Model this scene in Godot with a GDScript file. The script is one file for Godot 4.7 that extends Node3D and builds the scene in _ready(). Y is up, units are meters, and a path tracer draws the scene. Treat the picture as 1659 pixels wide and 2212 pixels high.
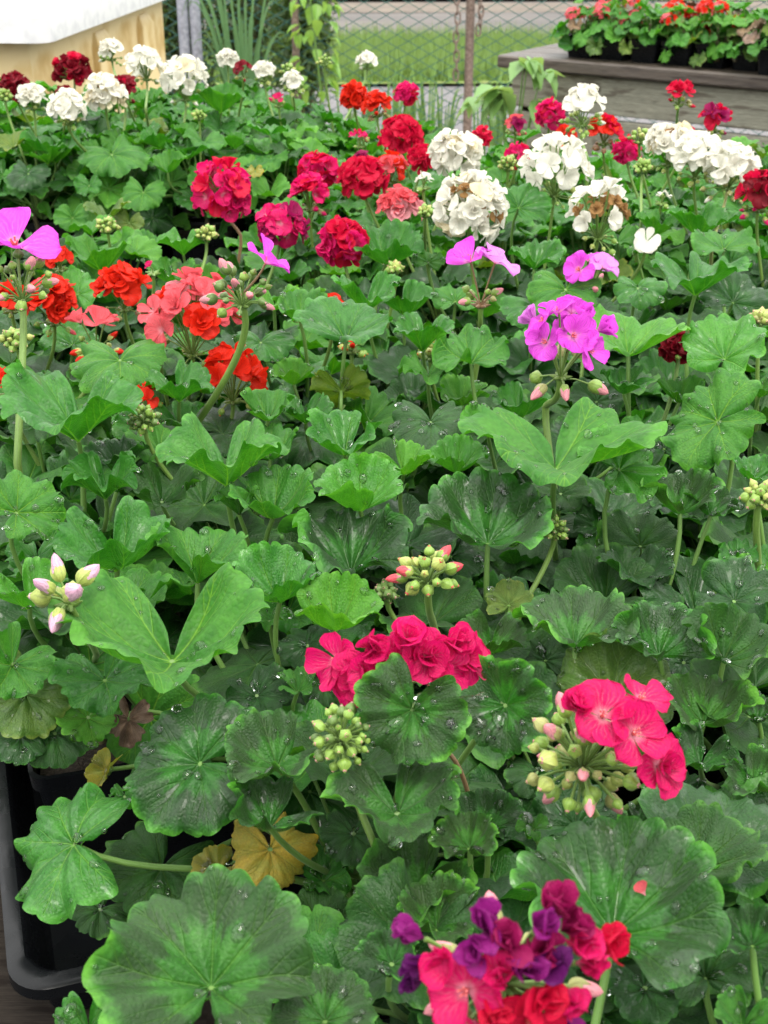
extends Node3D
# A wet bench of potted zonal geraniums in the rain: trays, pots, leaves, flower heads, a plank bench, a plastic bin and a chain-link fence.

const F_PX := 2800.0            # focal length in the units of the layout (image 1659 wide, 2212 high)
const PITCH := 26.0
const EYE := Vector3(0, 1.31, 0)
const BENCH_Y := 0.54           # top of the low bench that carries the trays
const YAW := 18.0               # the rows of pots are turned a little on the bench

var rng := RandomNumberGenerator.new()
var used := {}
var M := {}
var cp: float
var sp: float

func _ready() -> void:
	rng.seed = 71
	cp = cos(deg_to_rad(PITCH)); sp = sin(deg_to_rad(PITCH))
	# --- camera
	var cam := Camera3D.new(); cam.name = "camera"
	add_child(cam)
	cam.position = EYE
	cam.rotation_degrees = Vector3(-PITCH, 0, 0)
	cam.near = 0.02; cam.far = 400.0
	var lens := CameraAttributesPhysical.new()
	lens.frustum_focal_length = 30.38
	lens.exposure_aperture = 12.0
	lens.frustum_focus_distance = 1.05
	lens.frustum_near = 0.02; lens.frustum_far = 400.0
	cam.attributes = lens
	cam.fov = 43.1
	cam.current = true
	# --- overcast, rainy sky
	var sky_mat := ProceduralSkyMaterial.new()
	sky_mat.sky_top_color = Color(1.0, 1.0, 0.99)
	sky_mat.sky_horizon_color = Color(0.43, 0.45, 0.47)
	sky_mat.sky_curve = 0.25
	sky_mat.ground_bottom_color = Color(0.16, 0.17, 0.14)
	sky_mat.ground_horizon_color = Color(0.36, 0.39, 0.36)
	sky_mat.sun_angle_max = 1.0
	var sky := Sky.new(); sky.sky_material = sky_mat
	var env := Environment.new()
	env.background_mode = Environment.BG_SKY
	env.sky = sky
	env.background_energy_multiplier = 1.0
	env.tonemap_mode = Environment.TONE_MAPPER_LINEAR
	env.tonemap_exposure = 4.15
	env.sdfgi_enabled = true; env.ssao_enabled = true; env.ssil_enabled = true
	var we := WorldEnvironment.new(); we.name = "sky_environment"; we.environment = env
	add_child(we)
	var sun := DirectionalLight3D.new(); sun.name = "sun"
	sun.light_energy = 0.35; sun.light_angular_distance = 30.0
	sun.light_color = Color(1.0, 0.98, 0.95); sun.shadow_enabled = true
	add_child(sun)
	sun.rotation_degrees = Vector3(-68, 25, 0)
	make_textures()
	make_materials()
	make_shapes()
	build_setting()
	build_bin()
	build_fence()
	build_far_things()
	build_bed()
	build_plank_bench()
	build_weeds()

# ------------------------------------------------------------------ helpers
func at(x: float, y: float, height: float) -> Vector3:
	# the point at that height on the line of sight through (x, y) of the layout
	var v := (y - 1106.0) / F_PX
	return on_ray(x, y, (EYE.y - height) / (sp + v * cp))

func on_ray(x: float, y: float, z: float) -> Vector3:
	var v := (y - 1106.0) / F_PX
	return EYE + Vector3((x - 829.5) / F_PX * z, -z * sp - v * z * cp, -z * cp + v * z * sp)

func at_dist(x: float, y: float, dist: float) -> Vector3:
	# the point on that line of sight at that distance along the ground
	var v := (y - 1106.0) / F_PX
	return on_ray(x, y, dist / (cp - v * sp))

func depth_of(p: Vector3) -> float:
	var d := p - EYE
	return -d.y * sp - d.z * cp

func numbered(called: String) -> String:
	used[called] = used.get(called, 0) + 1
	return called if used[called] == 1 else "%s_%03d" % [called, used[called] - 1]

func thing(called: String, label: String, category: String, where := Vector3.ZERO, group := "") -> Node3D:
	var o := Node3D.new(); o.name = numbered(called)
	add_child(o, true)
	o.position = where
	tag(o, label, category, group)
	return o

func tag(o: Node3D, label: String, category: String, group := "") -> void:
	o.set_meta("label", label); o.set_meta("category", category)
	if group: o.set_meta("group", group)

func part(called: String, mesh: Mesh, m: Material, parent: Node3D, t := Transform3D.IDENTITY) -> MeshInstance3D:
	var o := MeshInstance3D.new(); o.name = called
	o.mesh = mesh
	if m: 
		for k in mesh.get_surface_count(): o.set_surface_override_material(k, m)
	o.transform = t
	parent.add_child(o, true)
	return o

func structure(called: String, mesh: Mesh, m: Material, t := Transform3D.IDENTITY) -> MeshInstance3D:
	var o := part(numbered(called), mesh, m, self, t)
	o.set_meta("kind", "structure")
	return o

func lin(r: float, g: float, b: float) -> Color:
	return Color(r, g, b).linear_to_srgb()

func mat(c: Color, rough := 0.6, tex: Texture2D = null) -> StandardMaterial3D:
	var m := StandardMaterial3D.new()
	m.albedo_color = c; m.roughness = rough
	m.cull_mode = BaseMaterial3D.CULL_DISABLED
	if tex: m.albedo_texture = tex
	return m

func mesh_of(v: PackedVector3Array, n: PackedVector3Array, uv: PackedVector2Array, idx: PackedInt32Array, to: ArrayMesh = null) -> ArrayMesh:
	var a := []; a.resize(Mesh.ARRAY_MAX)
	a[Mesh.ARRAY_VERTEX] = v; a[Mesh.ARRAY_NORMAL] = n
	if uv.size(): a[Mesh.ARRAY_TEX_UV] = uv
	a[Mesh.ARRAY_INDEX] = idx
	var m := to if to else ArrayMesh.new()
	m.add_surface_from_arrays(Mesh.PRIMITIVE_TRIANGLES, a)
	return m

# a tube through points with radii
class Tube:
	var v := PackedVector3Array()
	var n := PackedVector3Array()
	var uv := PackedVector2Array()
	var idx := PackedInt32Array()
	func add(pts: Array, radii: Array, sides := 8) -> void:
		var first := v.size()
		var along := 0.0
		var up := Vector3.UP
		for k in pts.size():
			var d: Vector3 = (pts[mini(k + 1, pts.size() - 1)] - pts[maxi(k - 1, 0)]).normalized()
			if absf(d.dot(up)) > 0.95: up = Vector3.RIGHT if absf(d.x) < 0.8 else Vector3.BACK
			var s := d.cross(up).normalized()
			up = s.cross(d).normalized()
			if k > 0: along += pts[k].distance_to(pts[k - 1])
			for j in sides + 1:
				var a := TAU * j / sides
				var o := s * cos(a) + up * sin(a)
				v.append(pts[k] + o * radii[k]); n.append(o); uv.append(Vector2(float(j) / sides, along * 20.0))
		for k in pts.size() - 1:
			for j in sides:
				var a := first + k * (sides + 1) + j
				var b := a + sides + 1
				idx.append_array([a, a + 1, b, a + 1, b + 1, b])
		# a cap at the end
		for e in [0, pts.size() - 1]:
			var c := v.size()
			var dirn: Vector3 = (pts[e] - pts[1 if e == 0 else e - 1]).normalized()
			v.append(pts[e] + dirn * radii[e] * 0.3); n.append(dirn); uv.append(Vector2(0.5, 0))
			for j in sides + 1:
				v.append(v[first + e * (sides + 1) + j]); n.append(dirn); uv.append(Vector2(0.5, 0))
			for j in sides:
				if e == 0: idx.append_array([c, c + 2 + j, c + 1 + j])
				else: idx.append_array([c, c + 1 + j, c + 2 + j])

func tube(pts: Array, radii: Array, sides := 8) -> ArrayMesh:
	var t := Tube.new(); t.add(pts, radii, sides)
	return mesh_of(t.v, t.n, t.uv, t.idx)

func bez(a: Vector3, b: Vector3, c: Vector3, d: Vector3, count: int) -> Array:
	var out := []
	for k in count + 1:
		out.append(a.bezier_interpolate(b, c, d, float(k) / count))
	return out

# rings of rounded rectangles joined to a shell: each ring is [half width, half depth, corner radius, height]
func shell(rings: Array, close_last := true, per := 5) -> ArrayMesh:
	var v := PackedVector3Array(); var idx := PackedInt32Array()
	var cnt := 4 * (per + 1)
	for r in rings:
		for q in 4:
			for k in per + 1:
				var a: float = PI * 0.5 * (q + float(k) / per)
				var cx: float = (r[0] - r[2]) * (1 if q in [0, 3] else -1)
				var cz: float = (r[1] - r[2]) * (1 if q in [0, 1] else -1)
				v.append(Vector3(cx + r[2] * cos(a), r[3], cz + r[2] * sin(a)))
	for i in rings.size() - 1:
		for j in cnt:
			var a := i * cnt + j; var b := i * cnt + (j + 1) % cnt
			idx.append_array([a, a + cnt, b, b, a + cnt, b + cnt])
	if close_last:
		var f: int = (rings.size() - 1) * cnt
		for j in range(1, cnt - 1): idx.append_array([f, f + j + 1, f + j])
	return flat_or_smooth(v, idx, 40.0)

# normals by angle: faces that meet at less than so many degrees are smoothed
func flat_or_smooth(v: PackedVector3Array, idx: PackedInt32Array, angle: float) -> ArrayMesh:
	var fn := []
	var near := {}
	for t in range(0, idx.size(), 3):
		var nrm := (v[idx[t + 2]] - v[idx[t]]).cross(v[idx[t + 1]] - v[idx[t]])
		fn.append(nrm)
		for k in 3:
			var key := v[idx[t + k]].snapped(Vector3.ONE * 1e-5)
			if not near.has(key): near[key] = []
			near[key].append(t / 3)
	var ov := PackedVector3Array(); var on := PackedVector3Array(); var oi := PackedInt32Array(); var ou := PackedVector2Array()
	var lim := cos(deg_to_rad(angle))
	for t in range(0, idx.size(), 3):
		var mine: Vector3 = fn[t / 3]
		if mine.length() < 1e-14: continue
		var me := mine.normalized()
		for k in 3:
			var p := v[idx[t + k]]
			var s := Vector3.ZERO
			for o in near[p.snapped(Vector3.ONE * 1e-5)]:
				if fn[o].length() > 1e-14 and fn[o].normalized().dot(me) > lim: s += fn[o]
			ov.append(p); on.append(s.normalized() if s.length() > 0 else me); oi.append(ov.size() - 1)
			ou.append(Vector2(p.x, p.z) if absf(me.y) > 0.7 else Vector2(p.x + p.z, -p.y))
	return mesh_of(ov, on, ou, oi)

# a box with chamfered edges, optionally bent by noise for weathered timber
func plank(size: Vector3, bevel := 0.004, rough := 0.0, seed_no := 0) -> ArrayMesh:
	var h := size * 0.5
	var v := PackedVector3Array(); var idx := PackedInt32Array()
	var nz := FastNoiseLite.new(); nz.seed = seed_no; nz.frequency = 6.0
	var steps := 8
	# profile in y-z, swept along the longest axis x
	var prof := [Vector2(-h.y + bevel, -h.z), Vector2(h.y - bevel, -h.z), Vector2(h.y, -h.z + bevel), Vector2(h.y, h.z - bevel), Vector2(h.y - bevel, h.z), Vector2(-h.y + bevel, h.z), Vector2(-h.y, h.z - bevel), Vector2(-h.y, -h.z + bevel)]
	for s in steps + 1:
		var x := lerpf(-h.x, h.x, float(s) / steps)
		for p in prof:
			var w := rough * nz.get_noise_3d(x, p.x * 2, p.y * 2)
			v.append(Vector3(x, p.x + w, p.y + w))
	for s in steps:
		for k in 8:
			var a := s * 8 + k; var b := s * 8 + (k + 1) % 8
			idx.append_array([a, a + 8, b, b, a + 8, b + 8])
	for k in range(1, 7):
		idx.append_array([0, k, k + 1])
		var e := steps * 8
		idx.append_array([e, e + k + 1, e + k])
	return flat_or_smooth(v, idx, 30.0)

# ------------------------------------------------------------------ textures
const T := 512
var tex := {}

func noise_bytes(freq: float, seed_no: int, kind := FastNoiseLite.TYPE_SIMPLEX, octaves := 4, size := T) -> PackedByteArray:
	var nz := FastNoiseLite.new()
	nz.seed = seed_no; nz.frequency = freq; nz.noise_type = kind; nz.fractal_octaves = octaves
	if kind == FastNoiseLite.TYPE_CELLULAR:
		nz.cellular_return_type = FastNoiseLite.RETURN_DISTANCE2_SUB
		nz.fractal_type = FastNoiseLite.FRACTAL_NONE
	var im := nz.get_image(size, size, false, false, true)
	im.convert(Image.FORMAT_L8)
	return im.get_data()

func noise_tex(freq: float, seed_no: int, ramp: Gradient, octaves := 5, size := 512) -> NoiseTexture2D:
	var nz := FastNoiseLite.new(); nz.seed = seed_no; nz.frequency = freq; nz.fractal_octaves = octaves
	var t := NoiseTexture2D.new()
	t.width = size; t.height = size; t.seamless = true; t.noise = nz
	t.color_ramp = ramp
	return t

func ramp(stops: Array) -> Gradient:
	var g := Gradient.new()
	var o := PackedFloat32Array(); var c := PackedColorArray()
	for s in stops: o.append(s[0]); c.append(s[1])
	g.offsets = o; g.colors = c
	return g

func stamp(a: PackedFloat32Array, x: float, y: float, r: float, amount: float) -> void:
	var R := int(ceil(r * 2.2))
	for dy in range(-R, R + 1):
		var py := int(y) + dy
		if py < 0 or py >= T: continue
		for dx in range(-R, R + 1):
			var px := int(x) + dx
			if px < 0 or px >= T: continue
			var q := (Vector2(px + 0.5 - x, py + 0.5 - y).length() / r)
			var w := amount * exp(-q * q * 1.6)
			if w > a[py * T + px]: a[py * T + px] = w

func vein(a: PackedFloat32Array, from: Vector2, dirn: float, length: float, r0: float, amount: float, level: int, bend: float) -> void:
	# a vein stamped from its base, forking on the way out as those of a geranium leaf do
	var p := from
	var d := dirn
	var steps := int(length / 1.5)
	for k in steps:
		var f := float(k) / steps
		stamp(a, p.x, p.y, maxf(0.9, r0 * (1.0 - 0.65 * f)), amount * (1.0 - 0.45 * f))
		p += Vector2(cos(d), sin(d)) * 1.5
		d += bend * 1.5 / length + rng.randf_range(-0.012, 0.012)
		if level < 3:
			var marks := [0.30, 0.48, 0.64, 0.78] if level == 1 else [0.4, 0.7]
			for mk in marks.size():
				if k == int(marks[mk] * steps):
					var side := 1.0 if (mk % 2 == 0) else -1.0
					for sg in ([side, -side] if level == 1 and mk > 0 else [side]):
						vein(a, p, d + sg * rng.randf_range(0.42, 0.62), length * (1.0 - f) * rng.randf_range(0.75, 0.95), r0 * 0.55, amount * 0.62, level + 1, -sg * 0.25)

func make_textures() -> void:
	var va := PackedFloat32Array(); va.resize(T * T)
	for k in range(-3, 4):
		var a := k * deg_to_rad(47.0)
		vein(va, Vector2(T / 2.0, T / 2.0), a, T * 0.43, 3.6, 1.0, 1, 0.0)
	var cells := noise_bytes(0.085, 3, FastNoiseLite.TYPE_CELLULAR)
	var broad := noise_bytes(0.008, 5)
	var fine := noise_bytes(0.06, 9)
	var mottled := noise_bytes(0.025, 21)
	# relief: veins sunk, small pillows between the net of the finest veins
	var hi := PackedByteArray(); hi.resize(T * T)
	for k in T * T:
		var c := clampf(cells[k] / 255.0 * 1.6, 0.0, 1.0)
		var h := 0.62 + 0.12 * (c - 0.5) - 0.42 * va[k] + 0.10 * (fine[k] / 255.0 - 0.5)
		hi[k] = int(clampf(h, 0, 1) * 255)
	tex.relief = ImageTexture.create_from_image(Image.create_from_data(T, T, false, Image.FORMAT_L8, hi))
	# films of rain water lie in patches
	var wb0 := PackedByteArray(); wb0.resize(T * T)
	var pool := noise_bytes(0.013, 77)
	for k in T * T: wb0[k] = int(255 * smoothstep(0.55, 0.68, pool[k] / 255.0 + (fine[k] / 255.0 - 0.5) * 0.2))
	tex.wet = ImageTexture.create_from_image(Image.create_from_data(T, T, false, Image.FORMAT_L8, wb0))
	# [base, second tone, vein, rim, zone colour, zone strength, vein strength]
	var kinds := {
		"plain": [Vector3(0.0273, 0.1457, 0.0112), Vector3(0.0492, 0.1945, 0.0181), Vector3(0.2179, 0.4409, 0.0396), Vector3(0.0754, 0.2594, 0.0267), Vector3(0.0273, 0.0908, 0.0163), 0.0, 0.60],
		"zoned": [Vector3(0.0248, 0.1225, 0.0111), Vector3(0.0414, 0.1610, 0.0185), Vector3(0.1046, 0.2555, 0.0287), Vector3(0.0983, 0.3022, 0.0287), Vector3(0.0155, 0.0301, 0.0102), 0.74, 0.38],
		"faint": [Vector3(0.0150, 0.0763, 0.0093), Vector3(0.0253, 0.1066, 0.0131), Vector3(0.0917, 0.2072, 0.0239), Vector3(0.0580, 0.1853, 0.0201), Vector3(0.0112, 0.0395, 0.0077), 0.45, 0.42],  # darker green, with the shade low in the canopy put into its colour
		"young": [Vector3(0.0505, 0.2051, 0.0143), Vector3(0.0761, 0.2540, 0.0218), Vector3(0.2504, 0.4892, 0.0546), Vector3(0.1138, 0.3302, 0.0302), Vector3(0.0477, 0.1467, 0.0218), 0.0, 0.50],
		"olive": [Vector3(0.0850, 0.1630, 0.0230), Vector3(0.1300, 0.2020, 0.0310), Vector3(0.3250, 0.4160, 0.1040), Vector3(0.2210, 0.2600, 0.0520), Vector3(0.0780, 0.1170, 0.0260), 0.25, 0.5],
		"yellow": [Vector3(0.4200, 0.3000, 0.0450), Vector3(0.3300, 0.3000, 0.0600), Vector3(0.3600, 0.4000, 0.1000), Vector3(0.6200, 0.4000, 0.0300), Vector3(0.2800, 0.2200, 0.0400), 0.25, 0.6],
		"dry": [Vector3(0.1150, 0.0680, 0.0400), Vector3(0.2000, 0.1300, 0.0850), Vector3(0.2600, 0.1900, 0.1300), Vector3(0.0700, 0.0420, 0.0260), Vector3(0.0600, 0.0400, 0.0300), 0.4, 0.6],
	}
	var streak := FastNoiseLite.new(); streak.seed = 6; streak.frequency = 0.6
	for kind in kinds:
		var q: Array = kinds[kind]
		var by := PackedByteArray(); by.resize(T * T * 3)
		var z0: float = q[5]
		for y in T:
			for x in T:
				var k := y * T + x
				var rad := Vector2(x - T / 2.0, y - T / 2.0).length() / (T * 0.43)
				var b := broad[k] / 255.0; var mo := mottled[k] / 255.0
				var col: Vector3 = q[0].lerp(q[1], clampf((b - 0.3) * 1.8 + (mo - 0.5) * 0.9, 0, 1))
				if z0 > 0.0:
					var an := atan2(y - T / 2.0, x - T / 2.0)
					var ray := streak.get_noise_2d(an * 6.0, rad * 0.8)
					var e := rad + (mo - 0.5) * 0.10 + ray * 0.16
					var zone := smoothstep(0.38, 0.54, e) * (1.0 - smoothstep(0.80, 0.97, e)) * (0.92 + 0.35 * ray + 0.25 * (mo - 0.5))
					col = col.lerp(q[4], clampf(zone, 0, 1) * z0)
				col = col.lerp(q[3], smoothstep(0.90, 1.02, rad + (mo - 0.5) * 0.08) * 0.85)
				col = col.lerp(q[2], clampf(va[k] * q[6] * 0.95, 0, 1))
				col *= (0.85 + 0.30 * fine[k] / 255.0) * (0.94 + 0.12 * clampf(cells[k] / 255.0 * 1.6, 0.0, 1.0))
				by[k * 3] = int(255 * srgb(col.x)); by[k * 3 + 1] = int(255 * srgb(col.y)); by[k * 3 + 2] = int(255 * srgb(col.z))
		tex[kind] = ImageTexture.create_from_image(Image.create_from_data(T, T, false, Image.FORMAT_RGB8, by))
	# petals: fine veins that run from the claw to the rim, paler towards the claw; u across, v along
	var P := 128
	var pb := PackedByteArray(); pb.resize(P * P * 3)
	var ph := PackedByteArray(); ph.resize(P * P)
	var nz := FastNoiseLite.new(); nz.seed = 4; nz.frequency = 0.05
	for y in P:
		for x in P:
			var f := float(y) / P
			var u := (float(x) / P - 0.5) * 2.0
			var w := nz.get_noise_2d(x * 1.0, y * 0.4)
			var line := pow(absf(sin(u * 17.0 + w * 2.0)), 0.5)
			var g := 0.80 + 0.20 * line + 0.10 * nz.get_noise_2d(x * 3.0, y * 3.0)
			var pale := clampf(1.0 - smoothstep(0.0, 0.30, f), 0, 1) * 0.0
			g = clampf(g + pale, 0, 1)
			pb[(y * P + x) * 3] = int(g * 255); pb[(y * P + x) * 3 + 1] = int(g * 255); pb[(y * P + x) * 3 + 2] = int(g * 255)
			ph[y * P + x] = int(255 * clampf(0.5 + 0.3 * (line - 0.7) + 0.4 * nz.get_noise_2d(x * 1.4, y * 1.4), 0, 1))
	tex.petal = ImageTexture.create_from_image(Image.create_from_data(P, P, false, Image.FORMAT_RGB8, pb))
	# the claw of a petal is paler, with pale lines that run out into the blade
	var cb := PackedByteArray(); cb.resize(P * P * 4)
	for y in P:
		for x in P:
			var f := float(y) / P; var u := (float(x) / P - 0.5) * 2.0
			var line := pow(absf(sin(u * 11.0 + nz.get_noise_2d(x * 0.8, y * 0.5) * 1.5)), 6.0)
			var al := 0.42 * (1.0 - smoothstep(0.08, 0.34, f)) + 0.14 * line * (1.0 - smoothstep(0.25, 0.85, f))
			cb[(y * P + x) * 4] = 248; cb[(y * P + x) * 4 + 1] = 196; cb[(y * P + x) * 4 + 2] = 208; cb[(y * P + x) * 4 + 3] = int(255 * clampf(al, 0, 1))
	tex.claw = ImageTexture.create_from_image(Image.create_from_data(P, P, false, Image.FORMAT_RGBA8, cb))
	tex.petal_relief = ImageTexture.create_from_image(Image.create_from_data(P, P, false, Image.FORMAT_L8, ph))
	# timber: long grain, silvered and damp
	var W := 512
	var wb := PackedByteArray(); wb.resize(W * W * 3)
	var wh := PackedByteArray(); wh.resize(W * W)
	var wn := FastNoiseLite.new(); wn.seed = 8; wn.frequency = 0.02
	for y in W:
		for x in W:
			var g := wn.get_noise_2d(x * 0.25, y * 6.0) * 0.5 + 0.5
			var st := smoothstep(0.05, 0.45, wn.get_noise_2d(x * 0.5 + 900.0, y * 0.7))
			var fl := wn.get_noise_2d(x * 2.0, y * 14.0) * 0.5 + 0.5
			var base := Vector3(0.95, 0.95, 0.93).lerp(Vector3(0.62, 0.62, 0.60), g) * (0.75 + 0.4 * fl)
			base = base.lerp(Vector3(0.42, 0.37, 0.34), st * 0.6)
			wb[(y * W + x) * 3] = int(clampf(base.x, 0, 1) * 255); wb[(y * W + x) * 3 + 1] = int(clampf(base.y, 0, 1) * 255); wb[(y * W + x) * 3 + 2] = int(clampf(base.z, 0, 1) * 255)
			wh[y * W + x] = int(255 * clampf(g * 0.6 + fl * 0.4, 0, 1))
	tex.timber = ImageTexture.create_from_image(Image.create_from_data(W, W, false, Image.FORMAT_RGB8, wb))
	tex.timber_relief = ImageTexture.create_from_image(Image.create_from_data(W, W, false, Image.FORMAT_L8, wh))

func srgb(c: float) -> float:
	c = clampf(c, 0.0, 1.0)
	return c * 12.92 if c < 0.0031308 else 1.055 * pow(c, 1.0 / 2.4) - 0.055

# ------------------------------------------------------------------ materials
func leaf_mat(kind: String, tone: Color, rough: float, wet: float) -> StandardMaterial3D:
	var m := mat(tone, rough, tex[kind])
	m.texture_repeat = false
	m.heightmap_enabled = true; m.heightmap_texture = tex.relief
	m.heightmap_scale = 0.20
	m.backlight_enabled = true
	m.backlight = Color(0.85, 0.906, 0.45) if kind != "dry" else Color(0.3, 0.25, 0.2)
	m.rim_enabled = true; m.rim = 0.11; m.rim_tint = 0.3
	m.metallic_specular = 0.42
	if wet > 0.0:
		m.clearcoat_enabled = true; m.clearcoat = wet; m.clearcoat_roughness = 0.10; m.clearcoat_texture = tex.wet
	return m

func petal_mat(c: Color, rough := 0.5) -> StandardMaterial3D:
	var m := mat(c, rough, tex.petal)
	m.heightmap_enabled = true; m.heightmap_texture = tex.petal_relief; m.heightmap_scale = 0.05
	m.backlight_enabled = true; m.backlight = Color(0.95, 0.95, 0.95)
	m.rim_enabled = true; m.rim = 0.10; m.rim_tint = 0.9
	m.metallic_specular = 0.32
	return m

func make_materials() -> void:
	var tones := [Color(1, 1, 1), Color(0.90, 0.97, 0.93), Color(1.0, 1.0, 0.88), Color(0.84, 0.92, 0.90)]
	for kind in ["plain", "zoned", "faint", "young", "olive", "yellow", "dry"]:
		for k in 4:
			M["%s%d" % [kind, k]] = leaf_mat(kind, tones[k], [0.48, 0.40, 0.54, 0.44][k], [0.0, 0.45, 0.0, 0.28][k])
	M.crimson = petal_mat(lin(0.60, 0.005, 0.045))
	M.rose = petal_mat(lin(0.68, 0.007, 0.135))
	M.cherry = petal_mat(lin(0.62, 0.006, 0.115))
	M.fading = petal_mat(lin(0.30, 0.008, 0.085))
	M.scarlet = petal_mat(lin(0.68, 0.022, 0.007))
	M.coral = petal_mat(lin(0.76, 0.115, 0.140))
	M.shell = petal_mat(lin(0.80, 0.34, 0.38))
	M.violet = petal_mat(lin(0.72, 0.080, 0.66))
	M.lilac = petal_mat(lin(0.74, 0.26, 0.74))
	M.purple = petal_mat(lin(0.25, 0.012, 0.17))
	M.white = petal_mat(lin(0.82, 0.80, 0.71))
	M.cream = petal_mat(lin(0.76, 0.68, 0.48))
	M.darkred = petal_mat(lin(0.20, 0.004, 0.014))
	M.blush = petal_mat(lin(0.74, 0.46, 0.60))
	M.plum = petal_mat(lin(0.11, 0.008, 0.11))
	M.brown = petal_mat(lin(0.36, 0.20, 0.075), 0.75)
	for n in ["violet", "lilac", "cherry", "coral", "shell", "rose"]:
		M[n].detail_enabled = true; M[n].detail_albedo = tex.claw
	M.stamen = mat(lin(0.62, 0.12, 0.12), 0.5)
	M.stalk = stem_mat(lin(0.105, 0.215, 0.036))
	M.flower_stalk = stem_mat(lin(0.120, 0.215, 0.034))
	M.red_stalk = stem_mat(lin(0.22, 0.13, 0.06))
	M.old_stem = stem_mat(lin(0.14, 0.12, 0.06))
	M.bud_green = stem_mat(lin(0.165, 0.280, 0.036))
	M.bud_pale = stem_mat(lin(0.28, 0.34, 0.07))
	M.bud_dull = stem_mat(lin(0.085, 0.155, 0.026))
	M.bud_olive = stem_mat(lin(0.26, 0.27, 0.08))
	M.water = mat(Color(1, 1, 1, 0.0), 0.02)
	M.water.refraction_enabled = true; M.water.refraction_scale = 0.033
	M.water.transparency = BaseMaterial3D.TRANSPARENCY_ALPHA
	# black plastic, wet
	M.plastic = mat(lin(0.0045, 0.005, 0.006), 0.32)
	M.plastic.metallic_specular = 0.3
	M.plastic.roughness_texture = noise_tex(0.01, 31, ramp([[0.0, Color(0.35, 0.35, 0.35)], [0.5, Color(0.8, 0.8, 0.8)], [1.0, Color(1, 1, 1)]]))
	M.plastic.roughness = 0.36
	M.plastic.uv1_triplanar = true; M.plastic.uv1_scale = Vector3.ONE * 6.0
	M.soil = mat(Color(1, 1, 1), 0.85, noise_tex(0.05, 33, ramp([[0.0, lin(0.012, 0.008, 0.006)], [0.55, lin(0.035, 0.024, 0.016)], [1.0, lin(0.10, 0.075, 0.055)]])))
	M.soil.uv1_triplanar = true; M.soil.uv1_scale = Vector3.ONE * 9.0
	M.soil.heightmap_enabled = true; M.soil.heightmap_texture = M.soil.albedo_texture; M.soil.heightmap_scale = 0.6

func stem_mat(c: Color) -> StandardMaterial3D:
	var m := mat(c, 0.5, tex.petal)
	m.rim_enabled = true; m.rim = 0.35; m.rim_tint = 0.4
	m.backlight_enabled = true; m.backlight = Color(0.3, 0.35, 0.15)
	return m

# ------------------------------------------------------------------ leaf shapes
class Leaf:
	var p := PackedVector3Array()   # points of the upper face, blade radius 1
	var n := PackedVector3Array()
	var nr: int
	var na: int
	var mesh: ArrayMesh

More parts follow.
